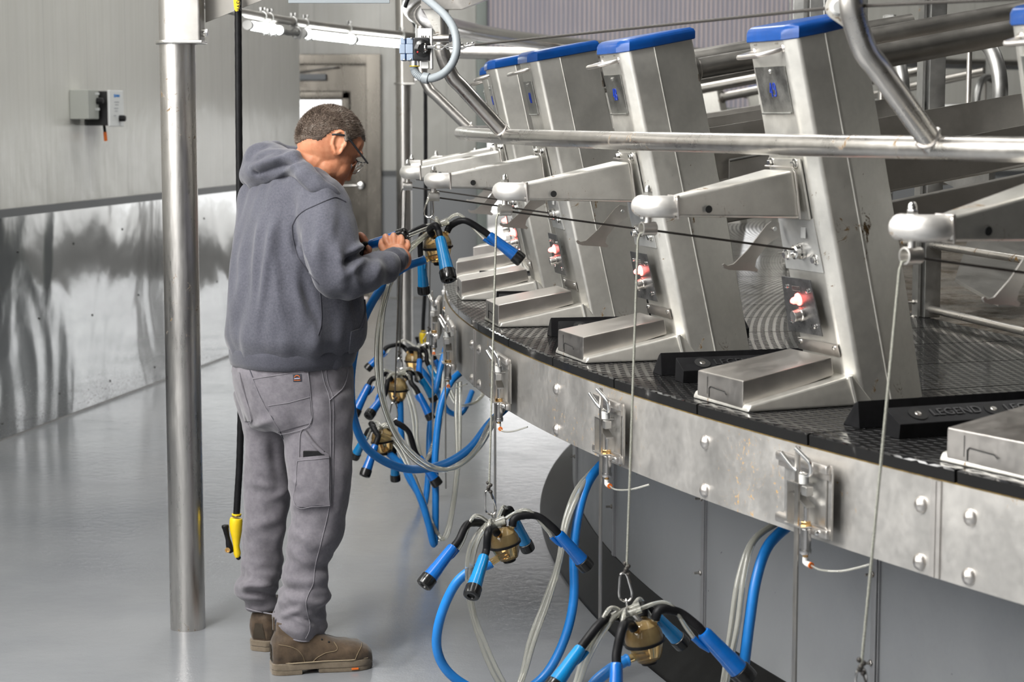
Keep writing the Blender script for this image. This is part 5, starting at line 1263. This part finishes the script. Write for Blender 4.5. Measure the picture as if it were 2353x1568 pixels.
st_(TR,[(798,850),(796,868),(785,895),(757,920)],.0016,.002)
tp=pk('tool_pocket',[(686,1052),(752,1046),(757,1161),(682,1160)],.011); st_(tp,[(687,1058),(720,1056),(752,1052)],.001,.012); st_(tp,[(687,1058),(684,1110),(683,1158),(720,1163),(757,1161)],.001,.012); st_(tp,[(754,1052),(758,1110),(759,1160)],.001,.007)
st_(TR,[(688,1050),(690,1000),(698,985)],.0012,.002); lp=B(); tube(lp,stuck_line(tt_,[(702,990),(716,1012),(735,1035),(752,1048)],.006,6),.005,8); obj('hammer_loop',lp,PANT,TR)
q=stick(tt_,722,1041,.002); q2=stick(tt_,722,1110,-.001); pm=frame(q,(q-q2),stick(tt_,745,1060)-stick(tt_,700,1060)); bm=B(); box(bm,(0,0,-.035),(.064,.007,.082),pm,bev=.003); PH=obj('phone',bm,RUB,None,origin=q); tag(PH,'black phone poking out of the tool pocket on the man\'s right thigh','phone')
lb=B(); bb_=patch(tt_,[(673,861),(692,860),(693,876),(674,877)],.0042,3,3); lb=obj('brand_patch',bb_,plain('patch_black',(.02,.02,.03),.6),TR)
bm=B(); tube(bm,stuck_line(tt_,[(677,868),(680,864),(686,864),(689,868)],.0052,4),.0009,6); obj('patch_arc',bm,ORANGE,lb)
bm=B(); tube(bm,stuck_line(tt_,[(677,870.5),(689,870)],.0052,4),.0012,6); obj('patch_bar',bm,plain('patch_pale',(.45,.45,.6),.6),lb)
bm=B(); tube(bm,stuck_line(tt_,[(676,874),(690,873.5)],.005,4),.0007,6); obj('patch_underline',bm,ORANGE,lb)
for nm,pts in (('hem',[(640,1446),(652,1458),(675,1470),(702,1474),(730,1468),(747,1456)]),('hem',[(566,1398),(585,1404),(610,1408),(632,1406)])):
    bm=B(); tube(bm,stuck_line(tt_,pts,.001,6),.0022,8); obj('hem_stitching',bm,STITCH,TR)
# ---- boots
def boot(hx,hy,tx,ty,L,label):
    h=atz(hx,hy,0); d=atz(tx,ty,0)-h; d.z=0; d.normalize(); s=d.cross(V((0,0,1)))   # s: toward viewer's right side of boot
    def ring(x,z0,z1,w,n=24,p=2.6):
        c=h+d*x; out=[]
        for k in range(n):
            a=2*PI*k/n; ct,st=math.cos(a),math.sin(a)
            out.append(c+s*(w*math.copysign(abs(ct)**(2/p),ct))+V((0,0,(z0+z1)/2+(z1-z0)/2*math.copysign(abs(st)**(2/p),st))))
        return out
    b=B(); rings(b,[ring(-.003,.02,.10,.026),ring(.008,.015,.125,.040),ring(.04,.015,.135,.046),ring(.08,.015,.135,.046),ring(.12,.015,.122,.046),ring(.15,.015,.107,.049),ring(.19,.015,.092,.054),ring(.225,.015,.086,.056),ring(.255,.015,.080,.052),ring(.279,.015,.068,.043),ring(.294,.018,.050,.026)])
    # shaft
    R=[]
    for z,x0,x1,w in ((.05,.006,.11,.036),(.10,.006,.118,.039),(.135,.008,.112,.040),(.155,.012,.105,.040)):
        c=h+d*((x0+x1)/2)+V((0,0,z)); R.append(ell(c,d,s,(x1-x0)/2,w,24))
    rings(b,R)
    up=remesh(b,.0055,3); displace(up,lambda p: foldn(p,40,40,.0022)); O=obj('boot',up,LEATHER,PERSON,angle=180)
    def sole(x0,x1,z0,z1,g):
        pts=[]
        for x,w in [(q_.x,q_.y) for q_ in spline([(-.006,.022,0),(.004,.036,0),(.03,.044,0),(.08,.0445,0),(.13,.0435,0),(.18,.050,0),(.225,.054,0),(.26,.050,0),(.282,.037,0),(.296,.012,0)],4)]:
            if x0-.001<=x<=x1+.001: pts.append((x,w+g))
        poly=[h+d*x+s*w for x,w in pts]+[h+d*x-s*w for x,w in pts[::-1]]
        bm=B(); cc_=sum(poly,V((0,0,0)))/len(poly); rings(bm,[[cc_+(p-cc_)*k_+V((0,0,z)) for p in poly] for z,k_ in ((z0,.975),(z0+.003,1),(z1-.003,1),(z1,.98))]); return bm
    bm=sole(-.006,.30,.014,.034,0); so=obj('sole',bm,SOLE,O,angle=50)
    bm=sole(-.006,.081,.0005,.015,-.001); obj('heel_block',bm,SOLE,so,angle=50)
    bm=sole(.125,.30,.0005,.015,-.002); obj('tread',bm,SOLE,so,angle=50)
    ub=B(); ub.from_mesh(O.data); ub.transform(MW['person']); bt=BVHTree.FromBMesh(ub)
    def onb(x,z,sx=1,off=.0006):
        p=h+d*x+s*(.12*sx)+V((0,0,z)); hit=bt.ray_cast(p,-s*sx); q=hit[0] or bt.find_nearest(p)[0]; return q+s*(sx*off)
    for nm,line in (('toe_seam',[(.235,.036),(.242,.052),(.252,.066),(.262,.075)]),('heel_seam',[(.088,.036),(.082,.056),(.066,.076),(.042,.088),(.012,.094)]),('side_seam',[(.112,.036),(.126,.050),(.150,.062),(.176,.066),(.184,.074),(.176,.090)])):
        for sx in (1,-1):
            bm=B(); tube(bm,[onb(a_,z_,sx) for a_,z_ in [(q_.x,q_.y) for q_ in spline([(u_,v_,0) for u_,v_ in line],4)]],.0011,6); obj(nm,bm,plain('seam_tan%d'%hx,(.20,.15,.09),.8),O)
    bm=B(); L_=[]
    for i_ in range(7):
        row=[]
        for j_ in range(6):
            z_=.040+i_*.008; w_=(.022-.0016*i_)*(j_-2.5)/2.5; hp_=bt.ray_cast(h-d*.1+s*w_+V((0,0,z_)),d); q_=hp_[0] or (h+s*w_+V((0,0,z_))); row.append(q_-d*(.0028 if (i_+j_)%2 else .0012))
        L_.append([bm.verts.new(v_) for v_ in row])
    for i_ in range(6):
        for j_ in range(5): bm.faces.new((L_[i_][j_],L_[i_][j_+1],L_[i_+1][j_+1],L_[i_+1][j_]))
    bmesh.ops.solidify(bm,geom=list(bm.faces),thickness=.003); obj('heel_guard',bm,plain('grey_brown_guard%d'%hx,(.075,.058,.040),.55),O)
    bm=B(); box(bm,(0,0,0),(.011,.005,.038),frame(h+d*.004+V((0,0,.148)),V((0,0,1)),s)); obj('pull_tab',bm,LEATHER,O)
    for x_,z_ in ((.140,.100),(.160,.092)):
        bm=B(); ball(bm,onb(x_,z_,1),.0032,n=8); obj('lace_eyelet',bm,HOLE,O)
    bm=B()
    for sx in (1,-1): tube(bm,[h+d*.0+s*.02*sx+V((0,0,.036)),h+d*.05+s*.0455*sx+V((0,0,.0365)),h+d*.14+s*.0455*sx+V((0,0,.0365)),h+d*.225+s*.0555*sx+V((0,0,.0365)),h+d*.275+s*.042*sx+V((0,0,.0365)),h+d*.296+V((0,0,.0365))],.0018,6)
    obj('welt',bm,plain('pale_welt%d'%hx,(.30,.24,.16),.8),O)
    bm=B()
    for i,x in enumerate((.118,.138,.158)): 
        z=.122-.018*i+.004; tube(bm,[h+d*(x-.004)+s*.026+V((0,0,z-.012)),h+d*(x+.003)+V((0,0,z+.004)),h+d*(x-.004)-s*.026+V((0,0,z-.012))],.0026,8)
    obj('lace',bm,plain('brown_lace%d'%hx,(.09,.05,.03),.8),O)
    return O,h,d,s
O,h,d,s=boot(627,1547,840,1531,.295,'right')
bm=B(); box(bm,(0,0,0),(.020,.003,.005),frame(h+d*.235+s*.0535+V((0,0,.009)),V((0,0,1)),d)); obj('orange_tab',bm,ORANGE,O)
bm=B(); ball(bm,h+d*.137+V((0,0,.121)),(.008,.006,.005)); obj('orange_eyelet',bm,ORANGE,O)
O,h,d,s=boot(597,1497,664,1462,.295,'left')
# ================================================================ light
wd_=bpy.data.worlds.new('world'); SC.world=wd_; wd_.use_nodes=True
bg=wd_.node_tree.nodes['Background']; bg.inputs[0].default_value=(1,.985,.96,1); bg.inputs[1].default_value=.2
def area(name,loc,target,size,power,col=(1,1,1)):
    l=bpy.data.lights.new(name,'AREA'); l.shape='RECTANGLE'; l.size,l.size_y=size; l.energy=power; l.color=col
    o=bpy.data.objects.new(name,l); COL.objects.link(o); o.location=loc; o.rotation_euler=(V(target)-V(loc)).to_track_quat('-Z','Y').to_euler(); return o
area('daylight_left_doorway',(-2.9,-1.2,2.9),(.8,6,1.0),(3.4,3.2),70,(1,.99,.97))
area('sidewall_daylight',(WX(4.6)+.25,4.6,3.0),(1.5,5.6,1.3),(6.5,2.6),480,(1,.985,.965))
area('high_bay_light',(-2.3,2.6,5.0),(.5,5.6,1.0),(.9,1.3),230,(1,.985,.95))
area('ceiling_light_near',(-1.0,5.0,6.2),(-1.0,5.0,0),(1.0,5),120,(1,.99,.96))
area('fill_light_far',(-.6,12.5,6.2),(-.6,12.5,0),(1.2,6),230,(1,.99,.96))  # unseen fill lamp added over the far lane
area('fill_light_rotary',(5,9,6.2),(5,9,0),(3,1.2),110,(1,.98,.95))  # unseen fill lamp added above the platform
sl=bpy.data.lights.new('sun','SUN'); sl.energy=8; sl.angle=.05; so=bpy.data.objects.new('sun',sl); COL.objects.link(so); so.rotation_euler=V((.15,.75,-.62)).to_track_quat('-Z','Y').to_euler()
vs=SC.view_settings; vs.view_transform='Standard'; vs.look='None'; vs.exposure=0; vs.gamma=1; vs.use_curve_mapping=False
SC.cycles.use_adaptive_sampling=True; SC.cycles.adaptive_threshold=.02; SC.cycles.max_bounces=7; SC.cycles.transparent_max_bounces=8; SC.cycles.transmission_bounces=6; SC.cycles.glossy_bounces=4; SC.cycles.diffuse_bounces=3
SC.cycles.caustics_reflective=False; SC.cycles.caustics_refractive=False; SC.cycles.sample_clamp_indirect=6
SC.cycles.use_denoising=True
